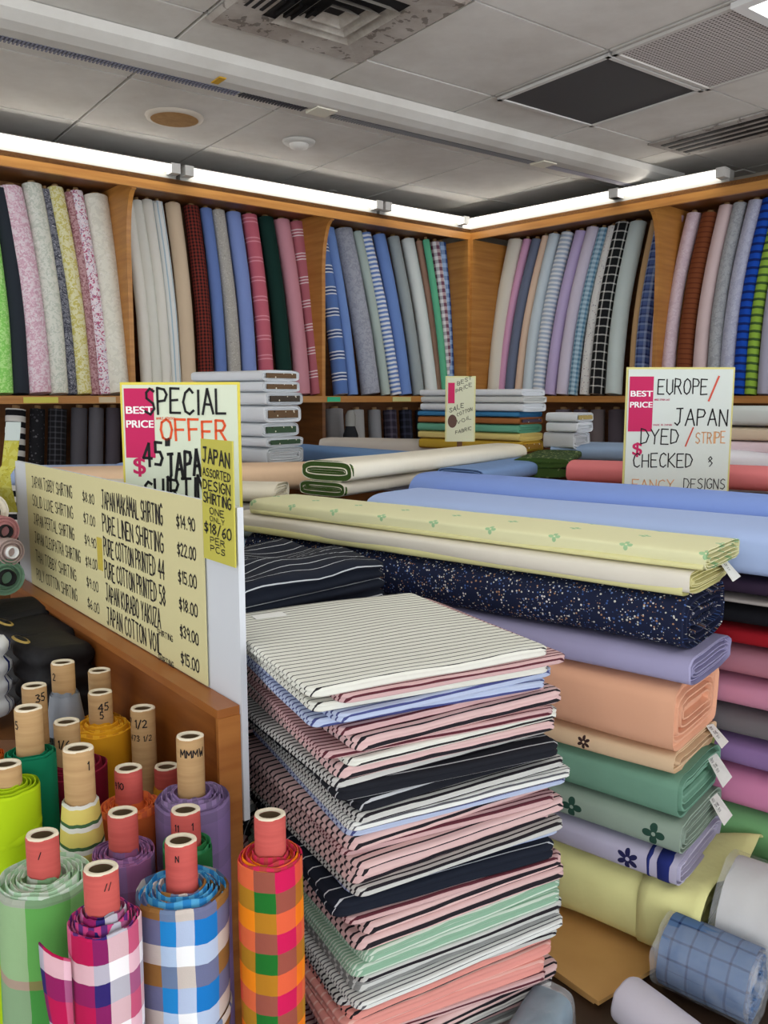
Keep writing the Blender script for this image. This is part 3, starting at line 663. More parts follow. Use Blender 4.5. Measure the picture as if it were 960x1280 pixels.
# black bottle-shaped end among the lower rolls
P = W('left', a_of('left', 437, .14, 1.4), .13, .59); mb = MB(); n_ = 16
rows = [[P+Vector((r*math.cos(2*math.pi*k/n_), r*math.sin(2*math.pi*k/n_), z)) for k in range(n_)] for r, z in ((.05, 0), (.05, .66), (.03, .72), (.028, .8))]
mb.grid(rows, [[(.0, 0)]*(n_+1)]*4); mb.poly(rows[-1]); rt = empty('fabric_roll', P, 'narrow black roll with a grey top on the lower shelf among pale grey ones', 'fabric roll', 'lower rolls on the left shelving'); mb.build('fabric', plain((40, 42, 46)), rt, P)
mb = MB(); rows = [[P+Vector((r*math.cos(2*math.pi*k/n_), r*math.sin(2*math.pi*k/n_), z)) for k in range(n_)] for r, z in ((.034, .72), (.034, .79), (.02, .82))]; mb.grid(rows, [[(0, 0)]*(n_+1)]*3); mb.poly(rows[-1]); mb.build('cardboard_core', paint((150, 150, 146)), rt, P)

# ================================================================== TABLES
def table(pts, z, mat, lab, name='display_table', zt=.035):
    c = sum((Vector((p[0], p[1], 0)) for p in pts), Vector())/len(pts)
    r = empty(name, c, lab, 'table'); o = r.location
    mb = MB(); mb.prism([(x, y, z-zt) for x, y in pts], [(x, y, z) for x, y in pts]); mb.build('tabletop', mat, r, o, .003)
    ins = [(c.x+(x-c.x)*.93, c.y+(y-c.y)*.93) for x, y in pts]
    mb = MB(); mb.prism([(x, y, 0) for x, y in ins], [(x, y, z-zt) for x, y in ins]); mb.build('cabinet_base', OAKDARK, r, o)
    return r
K = 1.06; EV = Vector((0, 0, EYE))
PD = Vector((-.775, .632, 0)).normalized(); PW = Vector((.632, .775, 0)).normalized()
O1 = Vector((.504*K, 1.4*K, 0))
def PP(al, ac, z): return O1+PD*al+PW*ac+Vector((0, 0, z))
TZ = .42
def P2(al, ac): q = PP(al, ac, 0); return (q.x, q.y)
table([(-.085, 1.07), P2(-.55, -.32), P2(-.55, .245), P2(1.32, .245), (-.62, 2.28)], TZ, wood((74, 54, 40), (58, 42, 30), .5), 'low wooden display table under the striped stack and the bolt pile')
table([P2(-1.3, .25), P2(-1.3, .77), P2(1.15, .77), P2(1.15, .25)], .42, TEAK, 'low wooden table under the second pile of bolts, behind the first pile')
table([P2(1.15, .8), P2(-1.3, .8), P2(-1.2, 1.55), (.75, 4.3), (-.5, 4.2), (-1.15, 3.0)], 1.185, TEAK, 'long sales table in the middle carrying bolts and folded stacks')

# ================================================================== BOLT PILE
def bolt(A, B, w_, h, mat, lab, group=None, n=4.5, seed=0, sag=0, e0=True, e1=False, wob=.026, name='fabric_bolt', rings=6, jag=.005, nl=22, tagcol=None, extra=None, core=.12, uv=0, ufix=None):
    """flat bolt lying from A (near end) to B; A and B are the middle of its underside"""
    A, B = Vector(A), Vector(B); d = B-A; Mx = axis_matrix(A+Vector((0, 0, h/2)), d)
    mb = roll_mesh(d.length, w_/2, h/2, n, 36, nl, wob, 0, seed, e0, e1, core, rings, jag, umap=uv, ufix=ufix)
    Mi = Mx
    if tagcol is None and extra is None:
        ob = mb.build(name, mat); ob.matrix_world = Mi; return tag(ob, lab, 'fabric bolt', group)
    rt = empty(name, None, lab, 'fabric bolt', group, Mi); mb.build('fabric', mat, rt)
    if tagcol is not None:
        # small paper tag sticking out of the wound end
        m2 = MB(); x, y, s_ = tagcol[:3]
        m2.prism([(x, y, .002), (x+s_, y+.006, .004), (x+s_+.004, y-s_*.9, -.03), (x+.004, y-s_*.8, -.032)], [(x, y, .0008), (x+s_, y+.006, .0028), (x+s_+.004, y-s_*.9, -.0315), (x+.004, y-s_*.8, -.0335)])
        t_ = m2.build('price_tag', paint((235, 235, 228), .6), rt)
        m3 = MB(); Mt, _w = plane_frame(Vector((x+s_, y+.006, .003)), Vector((x, y, .001)), Vector((0, -s_*.85, -.034)))
        for r_ in range(3): strokes(m3, Mt, '10 45' if r_ % 2 else 'COT', .003, -.012-.010*r_, .006, .6, .14, .2, 0, .05, 0, .0015)
        m3.build('lettering', DARK, t_)
    if extra: extra(rt, d.length)
    return rt
def yv(y, al=0.0, ac=0.0):
    """height of image row y on the near-front corner line of the pile"""
    q = PP(al, ac, 0); r = ray(480, y); return EYE+r.z*(q.y/r.y)
G1 = 'bolts of the near pile'
edges = [690, 716, 747, 822, 860, 945, 974, 1030, 1070, 1108, 1196]
Z = [yv(e) for e in edges]
print('pile heights', [round(z, 3) for z in Z])
PILE = [  # start along, length, width, mat, label, n, extras
 (-.03, 1.21, .2, motif((228, 226, 182), (160, 198, 150), .09, .15, .013, 4), 'pale yellow printed bolt with green sprigs, on top of the near pile', 5, None),
 (-.01, 1.25, .21, hstripe(((3, (226, 220, 206)), (1.2, (222, 216, 160))), 9), 'cream and white folded bolt under the yellow printed one', 4, (-.09, .02, .04)),
 (.0, 1.18, .24, dots((22, 30, 58), ((206, 204, 190), (110, 134, 186), (176, 134, 100), (226, 222, 214), (60, 90, 150)), 190, .46), 'thick navy bolt with tiny pale dots', 3.2, None),
 (-.02, 1.2, .23, plain((164, 160, 196)), 'lavender bolt below the navy dotted one', 4, None),
 (.0, 1.2, .25, plain((232, 176, 144)), 'thick peach bolt below the lavender one', 5, None),
 (.0, 1.2, .24, motif((226, 196, 160), (60, 40, 40), .14, .25, .014, 6, shift=-.22), 'beige bolt with small dark flowers, below the peach one', 4, (-.1, .015, .035)),
 (-.01, 1.2, .24, plain((118, 162, 140)), 'sage green bolt below the beige flowered one', 4, (-.1, .02, .05)),
 (-.02, 1.2, .24, motif((148, 166, 152), (40, 74, 62), .13, .17, .022, 4, shift=.2), 'grey green bolt with dark bow motifs', 4, (-.09, .02, .045)),
 (-.02, 1.2, .25, motif((186, 182, 206), (34, 34, 80), .2, .24, .022, 6, shift=.1), 'pale lilac bolt with a dark flower and navy end', 4, None),
 (-.05, 1.25, .27, plain((230, 228, 160), fold=1.6), 'sagging pale yellow bolt at the bottom of the near pile', 4, None),
]
for i, (al, L, w_, mt, lab, n, tg) in enumerate(PILE):
    z1, z0 = Z[i], Z[i+1]; h = z1-z0+.002
    sk = random.Random(i).uniform(-.008, .008); ac = .12+sk
    ex = None
    if i == 9:
        def ex(rt, L, h=h, w_=w_):
            n_ = 40; rows = []; uvs = []
            for k in range(7):
                t = k/6; r = []
                for q in range(n_):
                    a_ = 2*math.pi*q/n_; cx, sy = math.copysign(abs(math.cos(a_))**.5, math.cos(a_)), math.copysign(abs(math.sin(a_))**.5, math.sin(a_))
                    back = max(0, -cx); lift = (max(0, sy)*.5+.25)*back*.075*t
                    wv_ = .008*t*noise.noise(Vector((math.cos(a_)*2.5, math.sin(a_)*2.5, t*2)))
                    r.append((cx*(w_/2*1.015)+wv_-back*.012*t, sy*(h/2*1.015)+lift+wv_, .10-.15*t+(.03*t if sy > 0 and cx > .2 else 0)))
                rows.append(r); uvs.append([(q/n_*.6, .1-.15*t) for q in range(n_+1)])
            mb_ = MB(); mb_.grid(rows, uvs); o2 = mb_.build('loose_lip', mt, rt); mo = o2.modifiers.new('Solidify', 'SOLIDIFY'); mo.thickness = .002
    if i == 8:
        def ex(rt, L, h=h, w_=w_):
            for k, (a_, b_) in enumerate(((.012, .04), (.05, .06))):
                m2 = roll_mesh(b_-a_, w_/2*1.012, h/2*1.02, 4, 36, 2, .0, 0, 1, False, False, .9); o2 = m2.build('navy_band', plain((34, 44, 110)), rt); o2.location.z = a_; o2['label'] = 'navy band'
    if i == 0:
        def ex(rt, L, h=h, w_=w_):
            m2 = roll_mesh(L*.99, w_/2*1.02, h*.27, 3, 36, 22, .03, 0, 8, True, False, .2); o2 = m2.build('lower_fold', plain((226, 222, 164)), rt); o2.location = (0, -h*.28, .006); o2['label'] = 'plain yellow lower fold'
    if i == 1:
        def ex(rt, L, h=h, w_=w_):
            m2 = roll_mesh(L*.985, w_/2*1.0, h*.27, 5, 36, 22, .02, 0, 7, True, False, .2); o2 = m2.build('yellow_fold', plain((222, 218, 158)), rt); o2.location = (0, -h*.3, .012); o2['label'] = 'yellow folded edge'
    bolt(PP(al, ac, z0), PP(al+L, ac, z0), w_, h, mt, lab, G1, n, i+3, tagcol=tg, extra=ex, rings=9 if i in (4,) else 7, jag=.006, wob=.028 if i != 9 else .06, ufix={5: .07, 7: .065, 8: .1}.get(i), uv=0.05*i)
# ---- second pile (behind, running out to the right)
G2 = 'bolts of the pile behind'
e2 = [690, 722, 748, 758, 785, 811, 850, 888, 925, 963, 1014, 1078, 1096]
def yv2(y): q = PP(-.05, .27, 0); r = ray(480, y); return EYE+r.z*(q.y/r.y)
Z2 = [yv2(e) for e in e2]
P2L = [(-1.2, 2.05, .24, None, '', 4), (-1.1, 1.5, .22, plain((52, 38, 58)), 'dark purple bolt under the light blue one', 3), (-1.1, 1.5, .22, plain((168, 160, 156)), 'grey beige bolt in the pile behind', 3), (-1.1, 1.5, .22, plain((20, 20, 26)), 'thin black bolt above the red one', 3), (-1.1, 1.5, .22, plain((150, 20, 32)), 'deep red bolt in the pile behind', 3),
 (-1.1, 1.5, .22, plain((172, 116, 132)), 'dusty mauve bolt below the red one', 3), (-1.1, 1.5, .23, plain((196, 134, 160)), 'pink bolt between mauve and grey ones', 3), (-1.1, 1.5, .22, plain((108, 104, 108)), 'dark grey bolt below the pink one', 3), (-1.1, 1.5, .22, hstripe(((5, (140, 110, 160)), (1, (170, 180, 110)), (.6, (140, 110, 160)), (.6, (170, 180, 110))), .3), 'purple bolt with lime stripes', 3), (-1.1, 1.5, .23, plain((206, 130, 168)), 'rose pink bolt above the green one', 3),
 (-1.1, 1.5, .23, plain((128, 186, 128)), 'leaf green bolt in the pile behind', 3), (-1.1, 1.6, .23, plain((44, 42, 46)), 'black bolt low in the pile behind', 3), (-1.1, 1.6, .23, plain((44, 52, 96)), 'navy blue bolt at the bottom of the pile behind', 3)]
for i, (al, L, w_, mt, lab, n) in enumerate(P2L[1:], 1):
    z1 = Z2[i]; z0 = Z2[i+1] if i+1 < len(Z2) else .42
    bolt(PP(al, .37, z0), PP(al+L, .37, z0), w_, z1-z0, mt, lab, G2, n, 30+i, e1=True)
bolt(PP(-1.25, .385, Z2[1]), PP(.95, .385, Z2[1]), .285, 1.238-Z2[1], plain((170, 190, 232)), 'wide light blue bolt on top of the pile behind', G2, 4.5, 61, e1=True, wob=.015)
# periwinkle bolt behind it, on its own column
bolt(PP(-1.3, .645, Z2[1]), PP(1.03, .645, Z2[1]), .22, 1.268-Z2[1], plain((132, 158, 222)), 'long periwinkle blue bolt behind the light blue one', G2, 3, 62, e1=True, wob=.03)
bolt(PP(-1.2, .63, .42), PP(1.0, .63, .42), .22, .4, plain((120, 116, 150)), 'grey lilac thick bolt low in the pile behind', G2, 5, 63, e1=True)
bolt(PP(-1.2, .63, .82), PP(1.0, .63, .82), .22, Z2[1]-.82, plain((150, 160, 190)), 'blue grey thick bolt under the periwinkle one', G2, 5, 64, e1=True)

# ================================================================== STRIPED STACKS
FX = Vector((.264+.106, 1.324-1.124, 0)).normalized(); SA = math.atan2(FX.y, FX.x)
SC = (Vector((-.106, 1.124, 0))+Vector((.264, 1.324, 0))+Vector((.012, 1.723, 0))+Vector((-.261, 1.516, 0)))/4
def S_(c1, c2, a, b, c3=None, cc=0):
    st = [(a, c1), (b, c2)]
    if c3: st += [(a*.45, c1), (cc, c3)]
    return hstripe(tuple(st), (a+b+(a*.45+cc if c3 else 0)))
def S2(c1, c2, period, f=.3): return hstripe((((1-f), c1), (f, c2)), period)
IV, PK, BK, GY, BL, GN, SAL, DK = (226, 226, 216), (218, 184, 182), (34, 30, 36), (150, 152, 154), (184, 196, 222), (140, 178, 152), (226, 152, 142), (26, 28, 36)
MR = (90, 38, 48)
pat = {'ivory': (S2(IV, (44, 42, 44), .0165, .17), 'ivory with thin black stripes'), 'pink': (S2(PK, BK, .017, .3), 'pale pink with black stripes'), 'rose': (S2((206, 170, 170), MR, .012, .35), 'rose with maroon stripes'),
       'blue': (S2(BL, (70, 76, 130), .015, .3), 'pale blue with indigo stripes'), 'grey': (S2((198, 198, 194), BK, .012, .35), 'light grey with black stripes'), 'black': (S2(DK, (190, 192, 196), .03, .12), 'black with thin white stripes'), 'navy': (S2((22, 28, 42), (200, 204, 210), .035, .08), 'dark navy with thin white stripes'),
       'mint': (S2(GN, (206, 220, 206), .007, .35), 'mint green with fine pale stripes'), 'steel': (S2((136, 138, 136), (206, 208, 204), .02, .3), 'steel grey with pale stripes'), 'salmon': (S2(SAL, (238, 190, 180), .02, .2), 'salmon pink with pale stripes'), 'white': (S2((226, 228, 224), (90, 90, 96), .009, .3), 'white with fine grey stripes'), 'salmonk': (S2(SAL, BK, .014, .28), 'salmon pink with black stripes')}
order = ['ivory', 'rose', 'ivory', 'blue', 'blue', 'rose', 'pink', 'rose', 'ivory', 'pink', 'grey', 'black', 'black', 'grey', 'white', 'blue', 'pink', 'rose', 'pink', 'pink', 'grey', 'blue', 'navy', 'rose', 'pink', 'pink', 'mint', 'mint', 'grey', 'steel', 'white', 'grey', 'salmonk', 'salmon', 'salmon', 'rose', 'pink', 'grey', 'rose', 'steel', 'grey', 'pink']
thk = {'ivory': .013, 'rose': .011, 'blue': .013, 'pink': .019, 'grey': .012, 'black': .02, 'white': .012, 'navy': .026, 'mint': .019, 'steel': .02, 'salmon': .019, 'salmonk': .012}
ordw = 'topmost second third fourth fifth sixth seventh eighth ninth tenth eleventh twelfth thirteenth fourteenth fifteenth sixteenth seventeenth eighteenth nineteenth twentieth'.split()
def ordinal(i):
    if i < 20: return ordw[i]+(' from top' if i else '')
    t = i+1; return {2: 'twenty', 3: 'thirty', 4: 'forty'}[t//10]+'-'+['th', 'first', 'second', 'third', 'fourth', 'fifth', 'sixth', 'seventh', 'eighth', 'ninth'][t % 10]+' from top' if t % 10 else {2: 'twentieth', 3: 'thirtieth', 4: 'fortieth'}[t//10]+' from top'
thick = [thk[k] for k in order]; tot = sum(thick); ZTOP = 1.098; scale = (ZTOP-TZ)/tot
z = ZTOP; rn = random.Random(5)
for i, k in enumerate(order):
    h = thick[i]*scale; z -= h
    fz = i/len(order)
    w_ = .425 + (0 if i == 0 else rn.uniform(-.012, .012)) - .05*(fz > .0)*.4; d_ = .45+rn.uniform(-.012, .008)
    mb = slab_mesh(w_, d_, h*1.04, 1 if h < .011 else 2, .02, i*1.37, 0, 0, rn.uniform(0, .1), 10, .0015)
    ob = mb.build('folded_fabric', pat[k][0])
    off = FX*(.02+.025*min(1, fz*2.5)+rn.uniform(-.017, .017))+Vector((-FX.y, FX.x, 0))*rn.uniform(-.01, .012) if i else FX*.0
    ob.location = SC+off+Vector((0, 0, z)); ob.rotation_euler = (0, 0, SA+(math.radians(rn.uniform(-4, 4)) if i else 0))
    tag(ob, '%s folded cloth, %s in the front stack' % (pat[k][1], ordinal(i)), 'folded fabric', 'folded pieces of the front striped stack')
# paper slip on the top piece
Mq = Matrix.Translation(SC+Vector((0, 0, ZTOP))) @ Matrix.Rotation(SA, 4, 'Z')
mb = MB(); card(mb, Mq, -.15, .16, -.09, .19, .0015, .0025); tag(mb.build('paper_slip', paint((240, 240, 236), .7), None, Mq @ Vector((-.12, .175, .0015))), 'small white paper slip on top of the striped stack', 'paper slip')
# second, darker stack behind
S2C = Vector((-.262, 1.80, 0)); S2A = math.radians(46)
z = 1.15; ord2 = ['navy', 'navy', 'rose', 'grey', 'rose', 'black', 'pink', 'rose', 'grey', 'steel', 'black', 'rose', 'grey', 'navy', 'pink', 'black']
hh = (z-TZ)/len(ord2)
for i, k in enumerate(ord2):
    z -= hh; mb = slab_mesh(.40+rn.uniform(-.01, .01), .36, hh*1.04, 2, .02, 40+i*1.1, 0, 0, rn.uniform(0, .1), 10, .012 if i == 0 else .002)
    ob = mb.build('folded_fabric', pat[k][0]); ob.location = S2C+Vector((0, 0, z)); ob.rotation_euler = (0, 0, S2A+math.radians(rn.uniform(-2, 2)))
    tag(ob, '%s folded cloth, %s in the dark stack behind' % (pat[k][1], ordinal(i)), 'folded fabric', 'folded pieces of the dark stack')

# ================================================================== PARTITION AND SIGNS
N = atz(297, 880, 1.0); F = atz(28, 722, 1.0); N.z = F.z = 0
pd = (F-N).normalized(); pn = Vector((-pd.y, pd.x, 0)); pn = pn if pn.x < 0 else -pn     # pn points to the roll side
PLN = (F-N).length
pr = empty('wooden_partition', N+pd*PLN/2, 'brown wooden partition with a rounded top edge carrying the yellow price board', 'partition'); o = pr.location
def pbox(mb, a0, a1, b0, b1, z0, z1):
    q = [(a0, b0), (a0, b1), (a1, b1), (a1, b0)]
    A = [N+pd*a+pn*b+Vector((0, 0, z0)) for a, b in q]; B = [N+pd*a+pn*b+Vector((0, 0, z1)) for a, b in q]; mb.prism(A, B)
mb = MB(); pbox(mb, 0, PLN, .006, .034, 0, .985); mb.build('panel', TEAK, pr, o, .002)
mb = MB(); pbox(mb, -.006, PLN, .0, .04, .985, 1.0); mb.build('top_rail', wood((170, 106, 50), (146, 84, 36), .35), pr, o, .006)
mb = MB(); pbox(mb, -.008, 0, .0, .04, 0, .985); mb.build('edge_strip', wood((186, 122, 60), (160, 96, 42), .35), pr, o, .003)
# white foam board behind it, yellow price list on it
wb = empty('foam_board', N+pd*.5+pn*-.006+Vector((0, 0, .8)), 'tall white foam board fixed to the back of the wooden partition', 'board'); o = wb.location
TOPZ = EYE+ray(258, 625).z*((N+pd*.12).y/ray(258, 625).y)
tz2 = atz(258, 858, 1.0)
def whn(u):   # distance along the partition for image column u, at the board plane
    k = (u-480)/FPX; q = N; return (k*(q.y*CP-(1.15-EYE)*SP)-q.x)/(pd.x-k*pd.y*CP)
aR, aL = whn(259), whn(38)
r_ = ray(259, 625); qq = N+pd*aR; TOPZ = EYE+r_.z*(qq.y/r_.y)
print('board', aR, aL, TOPZ)
mb = MB(); pbox(mb, -.012, PLN+.02, -.012, -.001, .80, TOPZ-.002)
mb.build('board', paint((212, 216, 222), .6), wb, o)
pb = empty('price_board', N+pd*(aR+aL)/2+Vector((0, 0, 1.0)), 'long pale yellow handwritten shirting price list on the wooden partition', 'sign'); o = pb.location
TL = N+pd*aL+Vector((0, 0, TOPZ))+pn*.0; TR = N+pd*aR+Vector((0, 0, TOPZ))+pn*.0
MP, WP = plane_frame(TL, TR); HP = TOPZ-1.003
mb = MB(); card(mb, MP, 0, -HP, WP, 0, .002, .004); mb.build('paper', paint((216, 208, 156), .6), pb, o)
mb = MB(); rows_l = ['JAPAN TOBBY SHIRTING', 'SOLID LUXE SHIRTING', 'JAPAN PERTAL SHIRTING', 'JAPAN CLEOPATRA SHIRTING', 'THAI TOBBY SHIRTING', 'POLY COTTON SHIRTING']; pr_l = ['$8.80', '$7.00', '$9.90', '$14.00', '$9.00', '$6.00']
rows_r = ['JAPAN MAKAMAL SHIRTING', 'PURE LINEN SHIRTING', 'PURE COTTON PRINTED 44', 'PURE COTTON PRINTED 58', 'JAPAN KURABO YAKUZA', 'JAPAN COTTON VOIL']; pr_r = ['$14.90', '$22.00', '$15.00', '$18.00', '$39.00', '$15.00']
def fit(text, x0, x1, y, h, lw=.1):
    wd = .62
    n_ = strokes(MB(), MP, text, x0, y, h, wd, lw, .2); k = (x1-x0)/(n_-x0); strokes(mb, MP, text, x0, y, h, wd*k, lw, .2*k, 0, .04, 0, .0045)
for i in range(6):
    yy = -HP*(.105+.15*i)
    fit(rows_l[i], WP*.05, WP*(.36 if i != 3 else .395), yy-.026, .028, .1); fit(pr_l[i], WP*.425, WP*.5, yy-.026, .022, .12)
    yr = -HP*(.085+.155*i)
    fit(rows_r[i], WP*.54, WP*(.845 if i < 4 else .82), yr-.036, .037, .11); fit(pr_r[i], WP*.90, WP*.975, yr-.03, .022, .15)
for i in (4, 5): fit('SHIRTING', WP*.80, WP*.87, -HP*(.155+.155*i)-.026, .011, .16)
mb.build('lettering', paint((46, 42, 40), .8), pb, o)
mb = MB(); card(mb, MP, WP*.503, -HP*.62, WP*.53, -HP*.40, .0042, .0055); mb.build('tape', paint((196, 176, 60), .5), pb, o)

def sign(name, TL, TR, H, colour, lab, border=None, thick=.003, post=None, tilt=0.0):
    down = Vector((0, 0, -1)); Z_ = (TR-TL).cross(Vector((0, 0, 1))).normalized(); down = down+Z_*tilt
    M, Wd = plane_frame(TL, TR, down); rt = empty(name, TL+(TR-TL)/2-Vector((0, 0, H)), lab, 'sign'); o = rt.location
    if border:
        mb = MB(); card(mb, M, -.006, -H, Wd+.006, .006, -thick-.003, -thick); mb.build('backing', paint(border, .6), rt, o)
    mb = MB(); card(mb, M, 0, -H, Wd, 0, -thick, 0); mb.build('card', paint(colour, .6), rt, o)
    if post is not None:
        mb = MB(); cx = Wd/2; p_ = M @ Vector((cx, 0, -.02)); mb.box((p_.x, p_.y, (post+TL.z-.06)/2), (.02, .012, TL.z-.06-post)); mb.build('post', OAKDARK, rt, o)
        mb = MB(); mb.box((p_.x, p_.y, post+.006), (.12, .09, .012)); mb.build('foot', OAKDARK, rt, o)
    return rt, M, Wd, o
MAG = paint((196, 30, 90), .6); INK = paint((24, 22, 24), .6); ORG = paint((226, 86, 40), .6); WHT = paint((244, 240, 238), .6)
def best_price(rt, M, o, x0, y0, x1, y1, W_):
    mb = MB(); card(mb, M, x0, y1, x1, y0, .0002, .0005); b = mb.build('price_flash', MAG, rt, o); b['label'] = 'magenta best price block'
    h = (x1-x0)*.24
    for t, yy in (('BEST', .36), ('PRICE', .56)): bold_text('printed_lettering', t, M, x0+(x1-x0)*.03, y0+(y1-y0)*yy, h, WHT, b, o, 1.0, .0012, h*.045, (x1-x0)*.94)
def write(rt, M, o, items, mat, name='lettering', lw=.1, lift=.0009):
    mb = MB()
    for it in items:
        t, x, y, h = it[:4]; x1 = it[4] if len(it) > 4 else None; wd = .62; rise = it[5] if len(it) > 5 else 0
        if x1:
            n_ = strokes(MB(), M, t, x, y, h, .62, lw, .2); k = (x1-x)/(n_-.2*h*0-x); strokes(mb, M, t, x, y, h, .62*k, lw, .2*k, 0, .035, rise, lift)
        else: strokes(mb, M, t, x, y, h, .62, lw, .2, 0, .035, rise, lift)
    return mb.build(name, mat, rt, o)
# SPECIAL OFFER
Y0 = 1.97; TLs = aty(152, 477, Y0); TRs = aty(296, 485, Y0-.03); TRs.z = TLs.z = (TLs.z+TRs.z)/2
rt, M, Wd, o = sign('offer_sign', TLs, TRs, .46, (214, 222, 198), 'special offer sign with yellow border standing behind the price board', (224, 208, 84), post=TZ)
best_price(rt, M, o, .004, -.008, .075, -.168, Wd)
write(rt, M, o, [('SPECIAL', .055, -.066, .056, Wd*.93)], INK, lw=.1, lift=.0016)
write(rt, M, o, [('OFFER', .09, -.128, .047, Wd*.93)], ORG, lw=.12)
write(rt, M, o, [('45"', .045, -.186, .055, .115), ('JAPAN', .10, -.222, .06, .208, .2), ('SHIRTING', .045, -.275, .052, .228, .1)], INK, lw=.12)
bold_text('printed_lettering', '$', M, .018, -.205, .04, MAG, rt, o, 1.15, .0006, .001)
write(rt, M, o, [('WHILE STOCKS', .08, -.079, .005, .125)], ORG, name='small_print', lw=.2)
# yellow strip stuck on the end of the board
aS0, aS1 = whn(262), whn(301)
TLy = N+pd*(aS0)+Vector((0, 0, EYE+ray(258, 548).z*((N+pd*aS0).y/ray(258, 548).y)))+pn*.008; TRy = N+pd*(aS1)+pn*.008; TRy.z = TLy.z
My, Wy = plane_frame(TLy, TRy); HY = .2
rt = empty('notice_strip', TLy+(TRy-TLy)/2-Vector((0, 0, HY)), 'narrow mustard yellow handwritten strip on the near end of the price board', 'sign'); o = rt.location
mb = MB(); card(mb, My, 0, -HY, Wy, 0, -.0025, 0); mb.build('paper', paint((196, 188, 78), .6), rt, o)
for t, y, h in (('JAPAN', -.038, .023), ('ASSORTED', -.060, .013), ('DESIGN', -.082, .016), ('SHIRTING', -.104, .017), ('ONE', -.122, .011), ('ONLY', -.134, .008), ('$18/60', -.154, .017), ('PER', -.170, .010), ('PCS', -.184, .010)):
    write(rt, My, o, [(t, Wy*(.06 if len(t) > 4 else .25), y, h, Wy*(.96 if len(t) > 4 else .75), -.05)], INK, lw=.16)
# folded tag at the far end of the board
aT = PLN+.03; P = N+pd*aT+pn*.012; P.z = EYE+ray(30, 640).z*(P.y/ray(30, 640).y)
rt = empty('folded_ticket', P, 'creased yellow green paper ticket at the far end of the price board', 'sign'); o = rt.location
Xd = Vector((1, 0, 0)); mb = MB(); wv = .022
prof = [(0, 0, 0), (-.006, -.015, .07), (-.012, -.005, .105), (.004, .0, .13), (.028, -.02, .22)]
top = []; rows = [[P+Vector((dx-wv, dy, dz)), P+Vector((dx+wv, dy-.008, dz))] for dx, dy, dz in prof]
mb.grid(rows, [[(0, i*.05), (.04, i*.05)] for i in range(5)], closed=False, smooth=False)
ob = mb.build('paper', floral((186, 178, 70), (196, 192, 96), (120, 112, 40), 60, .5, .68), rt, o); mo = ob.modifiers.new('Solidify', 'SOLIDIFY'); mo.thickness = .0012
rows = [[P+Vector((dx-wv, dy-.004, dz)), P+Vector((dx+wv, dy-.012, dz))] for dx, dy, dz in ((.026, -.018, .2), (.036, -.026, .25))]
mb = MB(); mb.grid(rows, [[(0, 0), (.04, 0)], [(0, .05), (.04, .05)]], closed=False, smooth=False); ob = mb.build('white_slip', paint((190, 200, 196), .6), rt, o); mo = ob.modifiers.new('Solidify', 'SOLIDIFY'); mo.thickness = .0012
# EUROPE / JAPAN sign
Y0 = 2.62; TLe = aty(786, 463, Y0); TRe = aty(917, 460, Y0); TLe.z = TRe.z = (TLe.z+TRe.z)/2
rt, M, Wd, o = sign('checked_fabric_sign', TLe, TRe, .42, (212, 220, 212), 'white card sign for dyed and checked fabric among the blue bolts', (214, 206, 130), post=1.185)
best_price(rt, M, o, .004, -.022, .078, -.19, Wd)
write(rt, M, o, [('EUROPE', .092, -.075, .046, .25), ('JAPAN', .145, -.172, .05, .318), ('DYED', .045, -.228, .045, .17), ('CHECKED', .025, -.3, .042, .215), ('&', .255, -.3, .032), ('DESIGNS', .185, -.368, .032, .318)], INK, lw=.085)
write(rt, M, o, [('/', .25, -.092, .06), ('/', .185, -.232, .046)], paint((206, 84, 64), .6), lw=.1)
write(rt, M, o, [('STRIPE', .215, -.226, .034, .31), ('FANCY', .025, -.37, .03, .16)], paint((226, 170, 120), .6), lw=.1)
write(rt, M, o, [('WHILE STOCK LAST', .082, -.095, .005, .13), ('MADE IN JAPAN', .082, -.172, .005, .14)], MAG, name='small_print', lw=.18)
bold_text('printed_lettering', '$', M, .018, -.262, .04, MAG, rt, o, 1.15, .0006, .001)
# small sign by the corner stack
Y0 = 3.35; TLc = aty(559, 472, Y0); TRc = aty(593, 471, Y0); TRc.z = TLc.z
rt, M, Wd, o = sign('handwritten_card', TLc, TRc, .25, (206, 208, 180), 'small handwritten card standing before the colourful folded stack', (206, 204, 150), post=1.185)
mb = MB(); card(mb, M, .004, -.1, .03, -.02, .0002, .0005); mb.build('price_flash', MAG, rt, o)
write(rt, M, o, [('BEST', .04, -.03, .014, .1, .5), ('PRICE', .035, -.06, .014, .1, .5), ('SALE', .01, -.135, .016, .07, .4), ('COTTON', .04, -.15, .013, .102, .4), ('VOIL', .04, -.18, .013, .1, .4), ('FABRIC', .035, -.22, .013, .1, .3)], INK, lw=.14)
mb = MB(); q_ = [M @ Vector((.022+.018*math.cos(t), -.17+.026*math.sin(t), .0006)) for t in [2*math.pi*k/20 for k in range(20)]]; mb.poly(q_); mb.build('round_sticker', paint((92, 66, 56), .6), rt, o)

